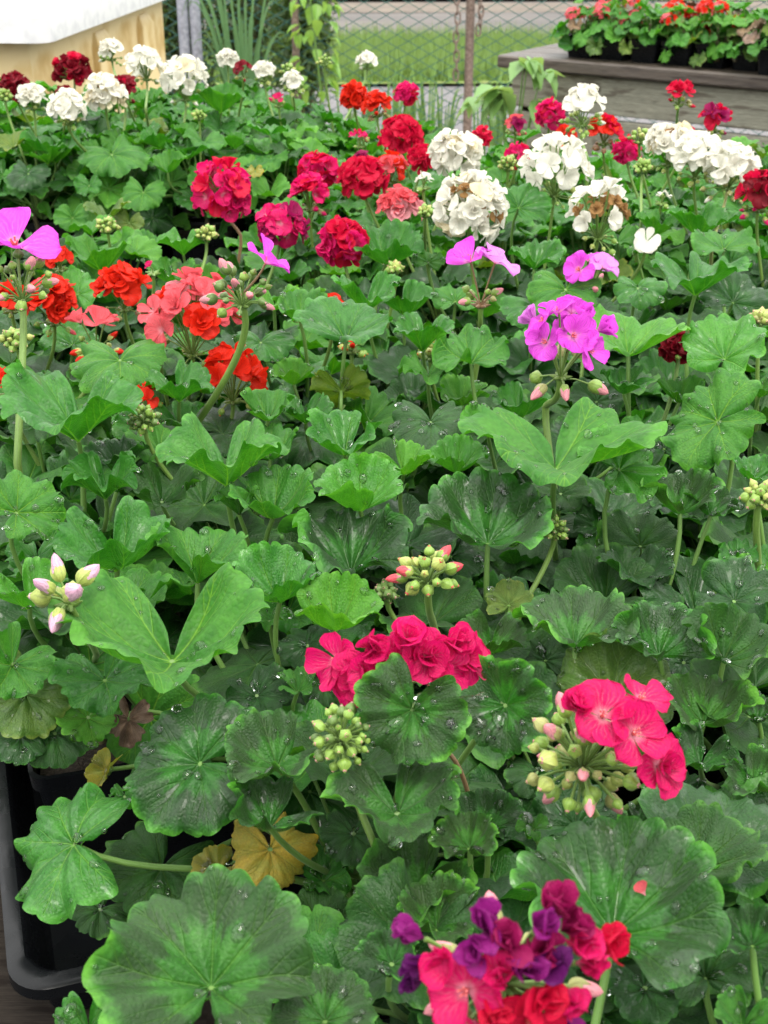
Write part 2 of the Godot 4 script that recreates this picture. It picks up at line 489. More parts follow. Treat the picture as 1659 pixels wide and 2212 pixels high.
# q: el0 el1 (degrees that the blade rises near the stalk and at the rim), ruffle, waves, lean (one side higher), leandir, curl, sinus, seed
func make_leaf(q: Dictionary, nr: int, na: int) -> Leaf:
	var L := Leaf.new(); L.nr = nr; L.na = na
	var r := RandomNumberGenerator.new(); r.seed = 1000 + int(q.get("seed", 1))
	var sinus: float = deg_to_rad(q.get("sinus", 11.0))
	var span := PI - sinus
	var lobe := 2.0 * span / 7.0
	var el0: float = deg_to_rad(q.get("el0", 10.0)); var el1: float = deg_to_rad(q.get("el1", 20.0))
	var ruffle: float = q.get("ruffle", 0.35); var curl: float = q.get("curl", 0.5)
	var lean: float = q.get("lean", 0.0); var ld: float = deg_to_rad(q.get("leandir", 0.0))
	var fold: float = q.get("fold", 0.0)
	var waves: float = q.get("waves", 3.0)
	var ph := [r.randf() * TAU, r.randf() * TAU, r.randf() * TAU, r.randf() * TAU]
	var skew := r.randf_range(-0.08, 0.08)
	var lobed := r.randf_range(0.035, 0.085)
	var teeth := 3.0
	var uv := PackedVector2Array()
	var cols := na + 1
	L.p.resize((nr + 1) * cols); L.n.resize((nr + 1) * cols); uv.resize((nr + 1) * cols)
	for j in cols:
		var f := float(j) / na
		var th := lerpf(-span, span, f)
		var edge := span - absf(th)
		var big := pow(absf(cos(PI * th / lobe)), 0.55)
		var small := pow(absf(sin(teeth * PI * th / lobe + PI * 0.5)), 0.8)
		var R := 0.93 + 0.05 * absf(sin(th)) + skew * sin(th) + 0.055 * sin(2.0 * th + ph[1])
		R *= 0.935 + lobed * big + 0.050 * (small - 0.5)
		R *= 0.32 + 0.68 * smoothstep(-0.05, 0.38, edge)
		var el_j := lean * cos(th - ld) + fold * absf(sin(th)) - fold * 0.4
		var ruf := ruffle * 1.55 * (0.6 * sin(waves * th + ph[1]) + 0.4 * sin((waves + 2.0) * th + ph[2]) + 0.22 * sin((waves * 2.0 + 3.0) * th + ph[3]))
		var pleat := 0.5 - 0.5 * cos(TAU * th / lobe)
		var kk := 0.6 + 0.4 * sin(2.0 * th + ph[3])
		var x := 0.0; var y := 0.0
		var c := cos(th); var s := sin(th)
		var crinkle := ruffle * (0.50 * sin(9.0 * th + ph[0] * 2.0) + 0.46 * sin(15.0 * th + ph[3] * 3.0))
		var fr := 0.24 * sin(teeth * TAU * th / lobe + ph[2])
		for i in nr + 1:
			var t := float(i) / nr
			# rings gather towards the rim, where the scallops are
			t = 1.0 - pow(1.0 - t, 1.35)
			if i > 0:
				var t0 := 1.0 - pow(1.0 - float(i - 1) / nr, 1.35)
				var tm := (t + t0) * 0.5
				var el := lerpf(el0, el1, pow(tm, 0.9)) + el_j * (0.3 + 0.7 * tm) + ruf * pow(tm, 1.7)
				el += pleat * (0.20 * (1.0 - smoothstep(0.15, 0.5, tm)) - 0.10 * smoothstep(0.55, 0.95, tm))
				el -= curl * kk * smoothstep(0.80, 1.0, tm)
				el += fr * smoothstep(0.82, 1.0, tm) + crinkle * smoothstep(0.55, 1.0, tm)
				x += (t - t0) * R * cos(el); y += (t - t0) * R * sin(el)
			var k := i * cols + j
			L.p[k] = Vector3(x * c, y, x * s)
			uv[k] = Vector2(0.5 + 0.43 * t * R * c, 0.5 + 0.43 * t * R * s)
	var idx := PackedInt32Array()
	for i in nr + 1:
		for j in cols:
			var k := i * cols + j
			var dr := L.p[mini(i + 1, nr) * cols + j] - L.p[maxi(i - 1, 0) * cols + j]
			var da := L.p[i * cols + mini(j + 1, na)] - L.p[i * cols + maxi(j - 1, 0)]
			if i == 0:
				dr = L.p[cols + j]; da = Vector3(-sin(lerpf(-span, span, float(j) / na)), 0, cos(lerpf(-span, span, float(j) / na)))
			L.n[k] = da.cross(dr).normalized()
			if i < nr and j < na:
				idx.append_array([k, k + cols, k + 1, k + 1, k + cols, k + cols + 1])
	# all rays meet in the stalk: one shared normal there
	var n0 := Vector3.ZERO
	for j in cols: n0 += L.n[j]
	for j in cols: L.n[j] = n0.normalized()
	L.mesh = mesh_of(L.p, L.n, uv, idx)
	return L

# rain drops that stand on the upper face: small flattened beads, in the leaf's own units
func drops_mesh(L: Leaf, size: float, count: int, r: RandomNumberGenerator) -> ArrayMesh:
	var v := PackedVector3Array(); var n := PackedVector3Array(); var idx := PackedInt32Array()
	for d in count * 4 / 10:
		var i := 1 + int((1.0 - pow(r.randf(), 1.6)) * (L.nr - 1))
		var j := 2 + r.randi() % (L.na - 3)
		var k := i * (L.na + 1) + j
		var c := L.p[k]; var up := L.n[k]
		var rad := (0.0013 + 0.0034 * pow(r.randf(), 2.0)) / size
		var sx := up.cross(Vector3(r.randf() - 0.5, r.randf() - 0.5, r.randf() - 0.5)).normalized()
		var sz := sx.cross(up)
		var long := 1.0 + 0.5 * r.randf()
		bead(v, n, idx, c, sx * rad * long, up * rad * 0.55, sz * rad)
	return mesh_of(v, n, PackedVector2Array(), idx)

func bead(v: PackedVector3Array, n: PackedVector3Array, idx: PackedInt32Array, c: Vector3, ax: Vector3, ay: Vector3, az: Vector3, seg := 8, rings := 5) -> void:
	var first := v.size()
	for i in rings + 1:
		var a := PI * i / rings
		for j in seg + 1:
			var b := TAU * j / seg
			var d := Vector3(sin(a) * cos(b), cos(a), sin(a) * sin(b))
			v.append(c + ax * d.x + ay * d.y + az * d.z)
			n.append((ax / ax.length_squared() * d.x + ay / ay.length_squared() * d.y + az / az.length_squared() * d.z).normalized())
	# turn the winding with the hand of the axes
	var hand := ax.cross(ay).dot(az) > 0
	for i in rings:
		for j in seg:
			var a := first + i * (seg + 1) + j; var b := a + seg + 1
			if not hand: idx.append_array([a, a + 1, b, a + 1, b + 1, b])
			else: idx.append_array([a, b, a + 1, a + 1, b, b + 1])

# ------------------------------------------------------------------ petals, florets, buds
var petals := []
var narrow_petals := []
var florets := {}
var buds := {}
var low_leaves := []

# a petal that grows along +x with its face up (+y)
func make_petal(wide: float, el0: float, el1: float, cup: float, wavy: float, seed_no: int, ns := 9, nc := 8) -> ArrayMesh:
	var r := RandomNumberGenerator.new(); r.seed = seed_no
	var ph := r.randf() * TAU
	var notch := r.randf_range(0.0, 0.07)
	var v := PackedVector3Array(); var uv := PackedVector2Array(); var idx := PackedInt32Array()
	var x := 0.0; var y := 0.0
	for i in ns + 1:
		var s := float(i) / ns
		var el := deg_to_rad(lerpf(el0, el1, s))
		if i > 0: x += cos(el) / ns; y += sin(el) / ns
		var hw := wide * (0.10 + 0.90 * smoothstep(0.0, 0.72, s)) * sqrt(maxf(0.0, 1.0 - pow(maxf(0.0, (s - 0.42) / 0.58), 2.6)))
		for j in nc + 1:
			var c := float(j) / nc * 2.0 - 1.0
			var w := c * maxf(hw, 0.015)
			var lift := cup * w * w * 1.6 + wavy * s * s * sin(c * 4.5 + ph + s * 2.0) * 0.5
			var nx := x - notch * s * s * (1.0 - absf(c)) - (0.06 * c * c if i == ns else 0.0)
			v.append(Vector3(nx, y + lift, w + wavy * 0.3 * s * sin(s * 5.0 + ph)))
			uv.append(Vector2(0.5 + 0.5 * c, s))
	for i in ns:
		for j in nc:
			var a := i * (nc + 1) + j; var b := a + nc + 1
			idx.append_array([a, b, a + 1, a + 1, b, b + 1])
	return smooth_grid(v, uv, idx)

func smooth_grid(v: PackedVector3Array, uv: PackedVector2Array, idx: PackedInt32Array) -> ArrayMesh:
	var n := PackedVector3Array(); n.resize(v.size())
	for t in range(0, idx.size(), 3):
		var f := (v[idx[t + 2]] - v[idx[t]]).cross(v[idx[t + 1]] - v[idx[t]])
		for k in 3: n[idx[t + k]] += f
	for k in n.size(): n[k] = n[k].normalized()
	return mesh_of(v, n, uv, idx)

func join(list: Array) -> ArrayMesh:
	# [mesh, transform] pairs into one mesh, surface by surface (all first surfaces together)
	var st := SurfaceTool.new()
	st.begin(Mesh.PRIMITIVE_TRIANGLES)
	for e in list: st.append_from(e[0], 0, e[1])
	return st.commit()

func facing(dirn: Vector3, roll: float) -> Basis:
	# y along dirn, turned about it
	var y := dirn.normalized()
	var x := (Vector3.UP if absf(y.y) < 0.9 else Vector3.RIGHT).cross(y).normalized()
	return Basis(x, y, x.cross(y)) * Basis(Vector3.UP, roll)

func make_floret(layers: Array, seed_no: int) -> ArrayMesh:
	# layers: [petals, tilt up, length]; the floret faces +y, of radius about 1
	var r := RandomNumberGenerator.new(); r.seed = seed_no
	var list := []
	for L in layers:
		var turn := r.randf() * TAU
		for k in L[0]:
			var a: float = turn + TAU * k / L[0] + r.randf_range(-0.15, 0.15)
			var b := Basis(Vector3.UP, a) * Basis(Vector3.BACK, deg_to_rad(L[1] + r.randf_range(-9, 9))) * Basis(Vector3.RIGHT, r.randf_range(-0.25, 0.25))
			var pm: ArrayMesh = petals[r.randi() % petals.size()] if r.randf() < 0.75 else narrow_petals[r.randi() % narrow_petals.size()]
			list.append([pm, Transform3D(b.scaled(Vector3.ONE * L[2] * r.randf_range(0.92, 1.06)), Vector3(0, 0.02, 0))])
	return join(list)

func make_bud(slim: float, open: float) -> ArrayMesh:
	# an oval bud that points to +y, 1 long: sepals (first surface) with the furled petals showing at the tip (second)
	var m := ArrayMesh.new()
	var seg := 10
	for half in 2:
		var v := PackedVector3Array(); var uv := PackedVector2Array(); var idx := PackedInt32Array()
		var rows := 8 if half == 0 else 6
		for i in rows + 1:
			for j in seg + 1:
				var a := TAU * j / seg
				var t := float(i) / rows
				var y: float; var rr: float
				if half == 0:
					var top := 1.0 - open * (0.55 + 0.45 * cos(a * 2.5 * 2.0)) * 1.2
					y = t * top
					rr = slim * pow(sin(PI * clampf(pow(y, 0.72), 0.02, 1.0)), 0.8) * (1.0 + 0.10 * cos(a * 5.0)) * (1.0 - 0.45 * smoothstep(0.55, 0.95, y))
				else:
					y = lerpf(0.35, (1.02 if open > 0.0 else 0.9) + open * 0.25, t)
					rr = slim * (0.90 if open > 0.0 else 0.5) * pow(maxf(0.0, 1.0 - pow(maxf(0.0, (y - 0.35) / (0.67 + open * 0.25)), 2.2)), 0.7) * (1.0 + 0.08 * sin(a * 3.0 + y * 7.0))
				v.append(Vector3(cos(a) * rr, y, sin(a) * rr)); uv.append(Vector2(float(j) / seg, t))
		for i in rows:
			for j in seg:
				var a := i * (seg + 1) + j; var b := a + seg + 1
				idx.append_array([a, b, a + 1, a + 1, b, b + 1])
		var g := smooth_grid(v, uv, idx)
		m.add_surface_from_arrays(Mesh.PRIMITIVE_TRIANGLES, g.surface_get_arrays(0))
	return m

func make_shapes() -> void:
	for k in 6:
		petals.append(make_petal([0.50, 0.56, 0.44, 0.52, 0.47, 0.58][k], [22.0, 10.0, 30.0, 18.0, 5.0, 26.0][k], [-12.0, -30.0, 15.0, -5.0, 20.0, -35.0][k], [0.5, 0.3, 0.9, 0.2, 0.7, 0.4][k], [0.05, 0.09, 0.06, 0.12, 0.05, 0.1][k], 40 + k))
	for k in 3:
		narrow_petals.append(make_petal([0.30, 0.34, 0.27][k], [30.0, 45.0, 20.0][k], [-25.0, 10.0, 40.0][k], 0.8, 0.08, 60 + k))
	for k in 4:
		florets["single%d" % k] = make_floret([[5, 14.0 + 6.0 * k, 1.0]], 80 + k)
		florets["double%d" % k] = make_floret([[5, 8.0, 1.0], [5, 34.0, 0.86], [4, 60.0, 0.66]], 90 + k)
		florets["half%d" % k] = make_floret([[4, 58.0, 0.9], [3, 72.0, 0.8]], 100 + k)
		florets["crumpled%d" % k] = make_floret([[4, -30.0 + 12 * k, 0.75], [4, 35.0, 0.7], [3, 70.0, 0.6]], 110 + k)
	buds.closed = make_bud(0.36, 0.0)
	buds.tip = make_bud(0.33, 0.22)
	buds.long = make_bud(0.27, 0.38)
	buds.small = make_bud(0.44, 0.0)
	for k in 14:
		low_leaves.append(make_leaf({"seed": 300 + k, "el0": [30, 12, 45, 5, 20, 38, 15, 50, 8, 25, 32, 42, 0, 18][k], "el1": [25, 30, 22, 8, -10, 32, 40, 30, -25, 12, 45, 5, -15, 28][k], "ruffle": 0.25 + 0.05 * (k % 5), "lean": 0.25 * (k % 3), "leandir": 77.0 * k, "waves": 2.0 + k % 3, "sinus": 5.0 + 3 * (k % 4), "curl": 0.4 + 0.1 * (k % 4)}, 8, 70))

# ------------------------------------------------------------------ the bed of potted geraniums
class Plant:
	var node: Node3D
	var base: Vector3          # on the bench
	var top: float             # height where leaf stalks start
	var heads := []            # colours of its flower heads
	var label := ""
	var mark := ""           # short words by which its neighbours are told apart
	var bed := ""
	var leaves := 0
var plants: Array[Plant] = []
const RIM := 0.10              # height of a pot

func dir_of(deg: float) -> Vector3:
	# 0 towards the camera, 90 to +x, 180 away
	return Vector3(sin(deg_to_rad(deg)), 0, cos(deg_to_rad(deg)))

func leaf_basis(tiltdir: float, tilt: float, midrib: float) -> Basis:
	var y := (Vector3.UP * cos(deg_to_rad(tilt)) + dir_of(tiltdir) * sin(deg_to_rad(tilt))).normalized()
	var x := dir_of(midrib)
	x = (x - y * x.dot(y)).normalized()
	return Basis(x, y, x.cross(y))

func to_px(p: Vector3) -> Vector2:
	var z := depth_of(p)
	var d := p - EYE
	return Vector2(829.5 + d.x / z * F_PX, 1106.0 - (d.y * cp - d.z * sp) / z * F_PX)

func add_plants() -> void:
	var pot := pot_mesh(0.060, RIM)
	var soil := soil_mesh(0.054)
	var a := Vector3(cos(deg_to_rad(YAW)), 0, -sin(deg_to_rad(YAW)))
	var b := Vector3(-sin(deg_to_rad(YAW)), 0, -cos(deg_to_rad(YAW)))
	var o0 := Vector3(-0.265, 0, -0.68)
	for r in range(-3, 20):
		for c in range(-9, 17):
			if c <= 0 and r <= 0: continue
			if c < 0 and r < 3: continue
			var p := o0 + a * (0.095 + 0.15 * c) + b * (0.095 + 0.15 * r)
			p.y = BENCH_Y
			var px := to_px(p + Vector3(0, 0.27, 0))
			if depth_of(p) < 0.2 or px.x < -330 or px.x > 2020 or px.y > 2750: continue
			if p.x < -0.16 and p.z < -2.02: continue   # the raised bench stands there
			if p.z < (-2.72 if p.x > 0.12 else -3.05): continue
			new_plant(p, "front", pot, soil)
	for r in 5:
		for c in 9:
			var p := Vector3(-1.12 + 0.155 * c + 0.01 * r, 0.61, -2.46 - 0.16 * r)
			if p.x > -0.16: continue
			var px := to_px(p + Vector3(0, 0.2, 0))
			if px.x < -330: continue
			new_plant(p, "raised", pot, soil)

func new_plant(p: Vector3, bed: String, pot: Mesh, soil: Mesh) -> Plant:
	var q := Plant.new()
	q.node = Node3D.new(); q.node.name = numbered("potted_geranium")
	add_child(q.node, true)
	q.node.position = p
	q.base = p; q.bed = bed
	q.top = p.y + RIM + rng.randf_range(0.02, 0.05)
	var turn := Basis(Vector3.UP, deg_to_rad(YAW if bed == "front" else 2.0) + rng.randf_range(-0.06, 0.06))
	part("pot", pot, M.plastic, q.node, Transform3D(turn, Vector3.ZERO))
	part("soil", soil, M.soil, q.node, Transform3D(turn, Vector3(0, RIM - 0.014, 0)))
	var lean := Vector3(rng.randf_range(-0.015, 0.015), 0, rng.randf_range(-0.015, 0.015))
	part("stem", tube([Vector3(0, RIM - 0.03, 0), Vector3(0, RIM, 0) + lean * 0.4, Vector3(0, q.top - p.y + 0.01, 0) + lean], [0.0055, 0.005, 0.0038], 7), M.old_stem, q.node)
	plants.append(q)
	return q

func pot_mesh(h: float, tall: float) -> ArrayMesh:
	return shell([[h * 0.76, h * 0.76, 0.010, 0.0], [h * 0.97, h * 0.97, 0.014, tall - 0.016], [h * 1.03, h * 1.03, 0.015, tall - 0.015], [h * 1.05, h * 1.05, 0.015, tall], [h * 0.99, h * 0.99, 0.014, tall + 0.0008], [h * 0.95, h * 0.95, 0.013, tall - 0.004], [h * 0.74, h * 0.74, 0.010, 0.004]], true)

func soil_mesh(h: float) -> ArrayMesh:
	var v := PackedVector3Array(); var idx := PackedInt32Array(); var uv := PackedVector2Array()
	var nz := FastNoiseLite.new(); nz.seed = 3; nz.frequency = 60.0
	for i in 13:
		for j in 13:
			var x := (i / 6.0 - 1.0) * h; var z := (j / 6.0 - 1.0) * h
			v.append(Vector3(x, 0.006 * nz.get_noise_2d(x, z), z)); uv.append(Vector2(i / 12.0, j / 12.0))
	for i in 12:
		for j in 12:
			var a := i * 13 + j
			idx.append_array([a, a + 13, a + 1, a + 1, a + 13, a + 14])
	return smooth_grid(v, uv, idx)

func nearest_plant(p: Vector3, bed := "") -> Plant:
	var best: Plant = null
	var least := 1e9
	for q in plants:
		if bed and q.bed != bed: continue
		var d := Vector2(q.base.x - p.x, q.base.z - p.z).length() + 0.002 * q.leaves
		if q.base.y > p.y: d += 1.0
		if d < least: least = d; best = q
	return best

# the stalk of a leaf, from the blade down to the stem of its plant, as a child of the leaf
func leaf_stalk(leaf: Node3D, q: Plant, thick: float, sides := 7) -> void:
	var t := leaf.transform
	var from := t.origin
	var up := t.basis.y.normalized()
	var ang := rng.randf() * TAU
	var to := Vector3(cos(ang) * 0.008, minf(q.top - q.base.y + rng.randf_range(-0.01, 0.02), from.y - 0.01), sin(ang) * 0.008)
	var span := from.distance_to(to)
	var tip := -t.basis.x.normalized()
	var pts := bez(from + up * 0.0005, from - (up * 0.8 - tip * 0.35) * span * 0.33, to + Vector3(from.x - to.x, span * 0.7, from.z - to.z) * 0.4, to, 9)
	var inv := t.affine_inverse()
	var loc := []
	var rad := []
	for k in pts.size():
		loc.append(inv * pts[k])
		rad.append(thick / t.basis.x.length() * (0.85 + 0.35 * k / 9.0))
	part("leaf_stalk", tube(loc, rad, sides), M.stalk, leaf)

const FORMS := {
	"funnel": {"el0": 46.0, "el1": 52.0, "ruffle": 0.26, "waves": 3.0, "curl": 1.1, "sinus": 4.0},
	"cup": {"el0": 24.0, "el1": 62.0, "ruffle": 0.34, "waves": 2.0, "curl": 1.1, "sinus": 6.0},
	"bowl": {"el0": 18.0, "el1": 62.0, "ruffle": 0.36, "waves": 3.0, "curl": 0.9, "sinus": 7.0},
	"flat": {"el0": 20.0, "el1": 12.0, "ruffle": 0.44, "waves": 3.0, "curl": 0.7, "sinus": 9.0},
	"dome": {"el0": 20.0, "el1": -28.0, "ruffle": 0.30, "waves": 3.0, "curl": 0.3, "sinus": 12.0},
	"fold": {"el0": 22.0, "el1": 14.0, "ruffle": 0.35, "waves": 3.0, "curl": 0.6, "sinus": 9.0, "fold": 0.9},
	"frill": {"el0": 40.0, "el1": 14.0, "ruffle": 0.65, "waves": 4.0, "curl": 0.7, "sinus": 6.0},
	"vee": {"el0": 40.0, "el1": 40.0, "ruffle": 0.40, "waves": 2.0, "curl": 1.1, "sinus": 4.0},
	"roll": {"el0": 10.0, "el1": 20.0, "ruffle": 0.2, "waves": 2.0, "curl": 0.2, "sinus": 6.0, "fold": 2.3},
}
const UPRIGHT := {"funnel": -0.3, "cup": 0.15, "vee": 0.1, "frill": 0.3, "bowl": 0.3}

# x, y: where the middle of the blade lies; w: how wide it looks there; height in metres; tilt of its face and where its tip points
func lay_leaf(e: Array, k: int) -> void:
	var x: float = e[0]; var y: float = e[1]; var w: float = e[2] * 1.12; var height: float = e[3]
	var q: Dictionary = FORMS[e[7]].duplicate()
	if e.size() > 9: q.merge(e[9], true)
	q.seed = k
	var big := w > 120
	var L := make_leaf(q, 13 if big else 9, 147 if big else 98)
	var midrib: float = e[6]
	if e.size() < 10 and e[7] in ["cup", "funnel", "bowl", "frill"] and absf(midrib) > 140.0: midrib += [0.0, 80.0, -70.0, 150.0, -130.0, 45.0, 185.0][k % 7]
	var bs := leaf_basis(e[4], e[5] * UPRIGHT.get(e[7], 1.0), midrib)
	var lo := Vector2(9, 9); var hi := Vector2(-9, -9); var dep := 0.0
	var cnt := 0
	for i in range(0, L.p.size(), 3):
		var p := bs * L.p[i]
		var s := Vector2(p.x, p.y * cp - p.z * sp)
		lo = lo.min(s); hi = hi.max(s); dep += -p.y * sp - p.z * cp; cnt += 1
	dep /= cnt
	var mid := at(x, y, height)
	var z := depth_of(mid)
	var size := w * z / F_PX / (hi.x - lo.x)
	if q.has("most"): size = minf(size, q.most)
	var c := (lo + hi) * 0.5
	var o := mid - size * (Vector3.RIGHT * c.x + Vector3(0, cp, -sp) * c.y + Vector3(0, -sp, -cp) * dep)
	var pl := nearest_plant(o - bs.x * 0.03 * (1.0 if absf(bs.x.y) < 0.8 else 0.0))
	var kind: String = e[8]
	var o3 := part("leaf", L.mesh, null, pl.node, Transform3D(bs.scaled(Vector3.ONE * size), o - pl.base))
	dress(o3, kind, k)
	leaf_stalk(o3, pl, 0.0017 + 0.012 * size, 8)
	pl.leaves += 1
	shown.append([x, y, w * 0.5, minf(w * 0.5, (hi.y - lo.y) * size * F_PX / z * 0.5), z])
	if q.has("petal"):
		# a fallen petal on the upper face, at the point of the blade that lies there
		var best := 0; var least := 1e9
		for i in L.p.size():
			var d2 := to_px(o + bs * L.p[i] * size).distance_squared_to(Vector2(q.petal[0], q.petal[1]))
			if d2 < least: least = d2; best = i
		var nn := (bs * L.n[best]).normalized()
		var fp := part(numbered("fallen_petal"), petals[4], M.coral, self, Transform3D(facing(nn, 2.1).scaled(Vector3.ONE * 0.009), o + bs * L.p[best] * size + nn * 0.002))
		tag(fp, "small fallen pink petal lying on a large dark zoned leaf", "petal")
	if z < 1.8 and kind != "dry":
		var r := RandomNumberGenerator.new(); r.seed = 5000 + k
		var wet: int = q.get("drops", 26)
		var d := part("water_drops", drops_mesh(L, size, wet, r), M.water, o3)
		d.set_meta("kind", "stuff")

var shown := []                # what the laid-out leaves and heads take up: x, y, half width, half height, depth

func dress(o: MeshInstance3D, kind: String, k: int) -> void:
	var tone := k % 4
	o.set_surface_override_material(0, M["%s%d" % [kind, tone]])
	if kind == "yellow": o.set_meta("label", "yellowed geranium leaf")
	if kind == "dry": o.set_meta("label", "withered brown geranium leaf")

# leaves that fill each plant below and between the ones laid out above
func fill_plants() -> void:
	for q in plants:
		var z := depth_of(q.base + Vector3(0, 0.25, 0))
		var count: int; var lift: float
		var far := z > 1.95
		if q.bed == "raised": count = 26; lift = 0.22
		elif far: count = 24; lift = 0.24
		else: count = 15; lift = 0.20
		for k in count:
			var f := (k + rng.randf()) / count
			var ang := k * 2.39996 + rng.randf_range(-0.4, 0.4)
			var out := lerpf(0.105, 0.02, f * f) * rng.randf_range(0.75, 1.15)
			var h := RIM + lerpf(0.015, lift - RIM + 0.03, pow(f, 0.8)) + rng.randf_range(-0.015, 0.015)
			if far: h += 0.01
			var o := Vector3(cos(ang) * out, h, sin(ang) * out)
			var deg := rad_to_deg(atan2(o.x, o.z))
			var bs := leaf_basis(deg + rng.randf_range(-30, 30), lerpf(48, 10, f) * rng.randf_range(0.5, 1.2), deg + rng.randf_range(-45, 45))
			var size := (rng.randf_range(0.036, 0.050) if far else rng.randf_range(0.040, 0.050) + 0.012 * f)
			var px := to_px(q.base + o)
			if px.x < -480 or px.x > 2170 or px.y > 2900: continue
			if not far and z < 1.02 and px.x < 330 and px.y > 1560: continue        # the empty corner of the tray stays open
			var zz := depth_of(q.base + o)
			var half := size * F_PX / zz * 0.6
			var hides := false
			for g in shown:
				if zz < g[4] + 0.03 and zz > g[4] - 0.4 and absf(px.x - g[0]) < g[2] * 0.8 + half * 0.45 and absf(px.y - g[1]) < g[3] * 0.8 + half * 0.3: hides = true; break
			if hides: continue
			var L: Leaf = low_leaves[rng.randi() % low_leaves.size()]
			var o3 := part("leaf", L.mesh, null, q.node, Transform3D(bs.scaled(Vector3.ONE * size), o))
			var roll := rng.randf()
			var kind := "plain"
			if not far: kind = "faint" if roll < 0.75 else "plain"  # mostly the darker kind: shade of the gaps is put into leaf colour
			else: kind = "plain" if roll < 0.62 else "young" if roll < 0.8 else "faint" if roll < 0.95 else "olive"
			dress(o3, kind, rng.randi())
			leaf_stalk(o3, q, 0.0016, 5)

# ------------------------------------------------------------------ flower heads
func pick(list: Array, r: RandomNumberGenerator) -> Material:
	var total := 0.0
	for e in list: total += e[1]
	var x := r.randf() * total
	for e in list:
		x -= e[1]
		if x <= 0: return M[e[0]]
	return M[list[0][0]]

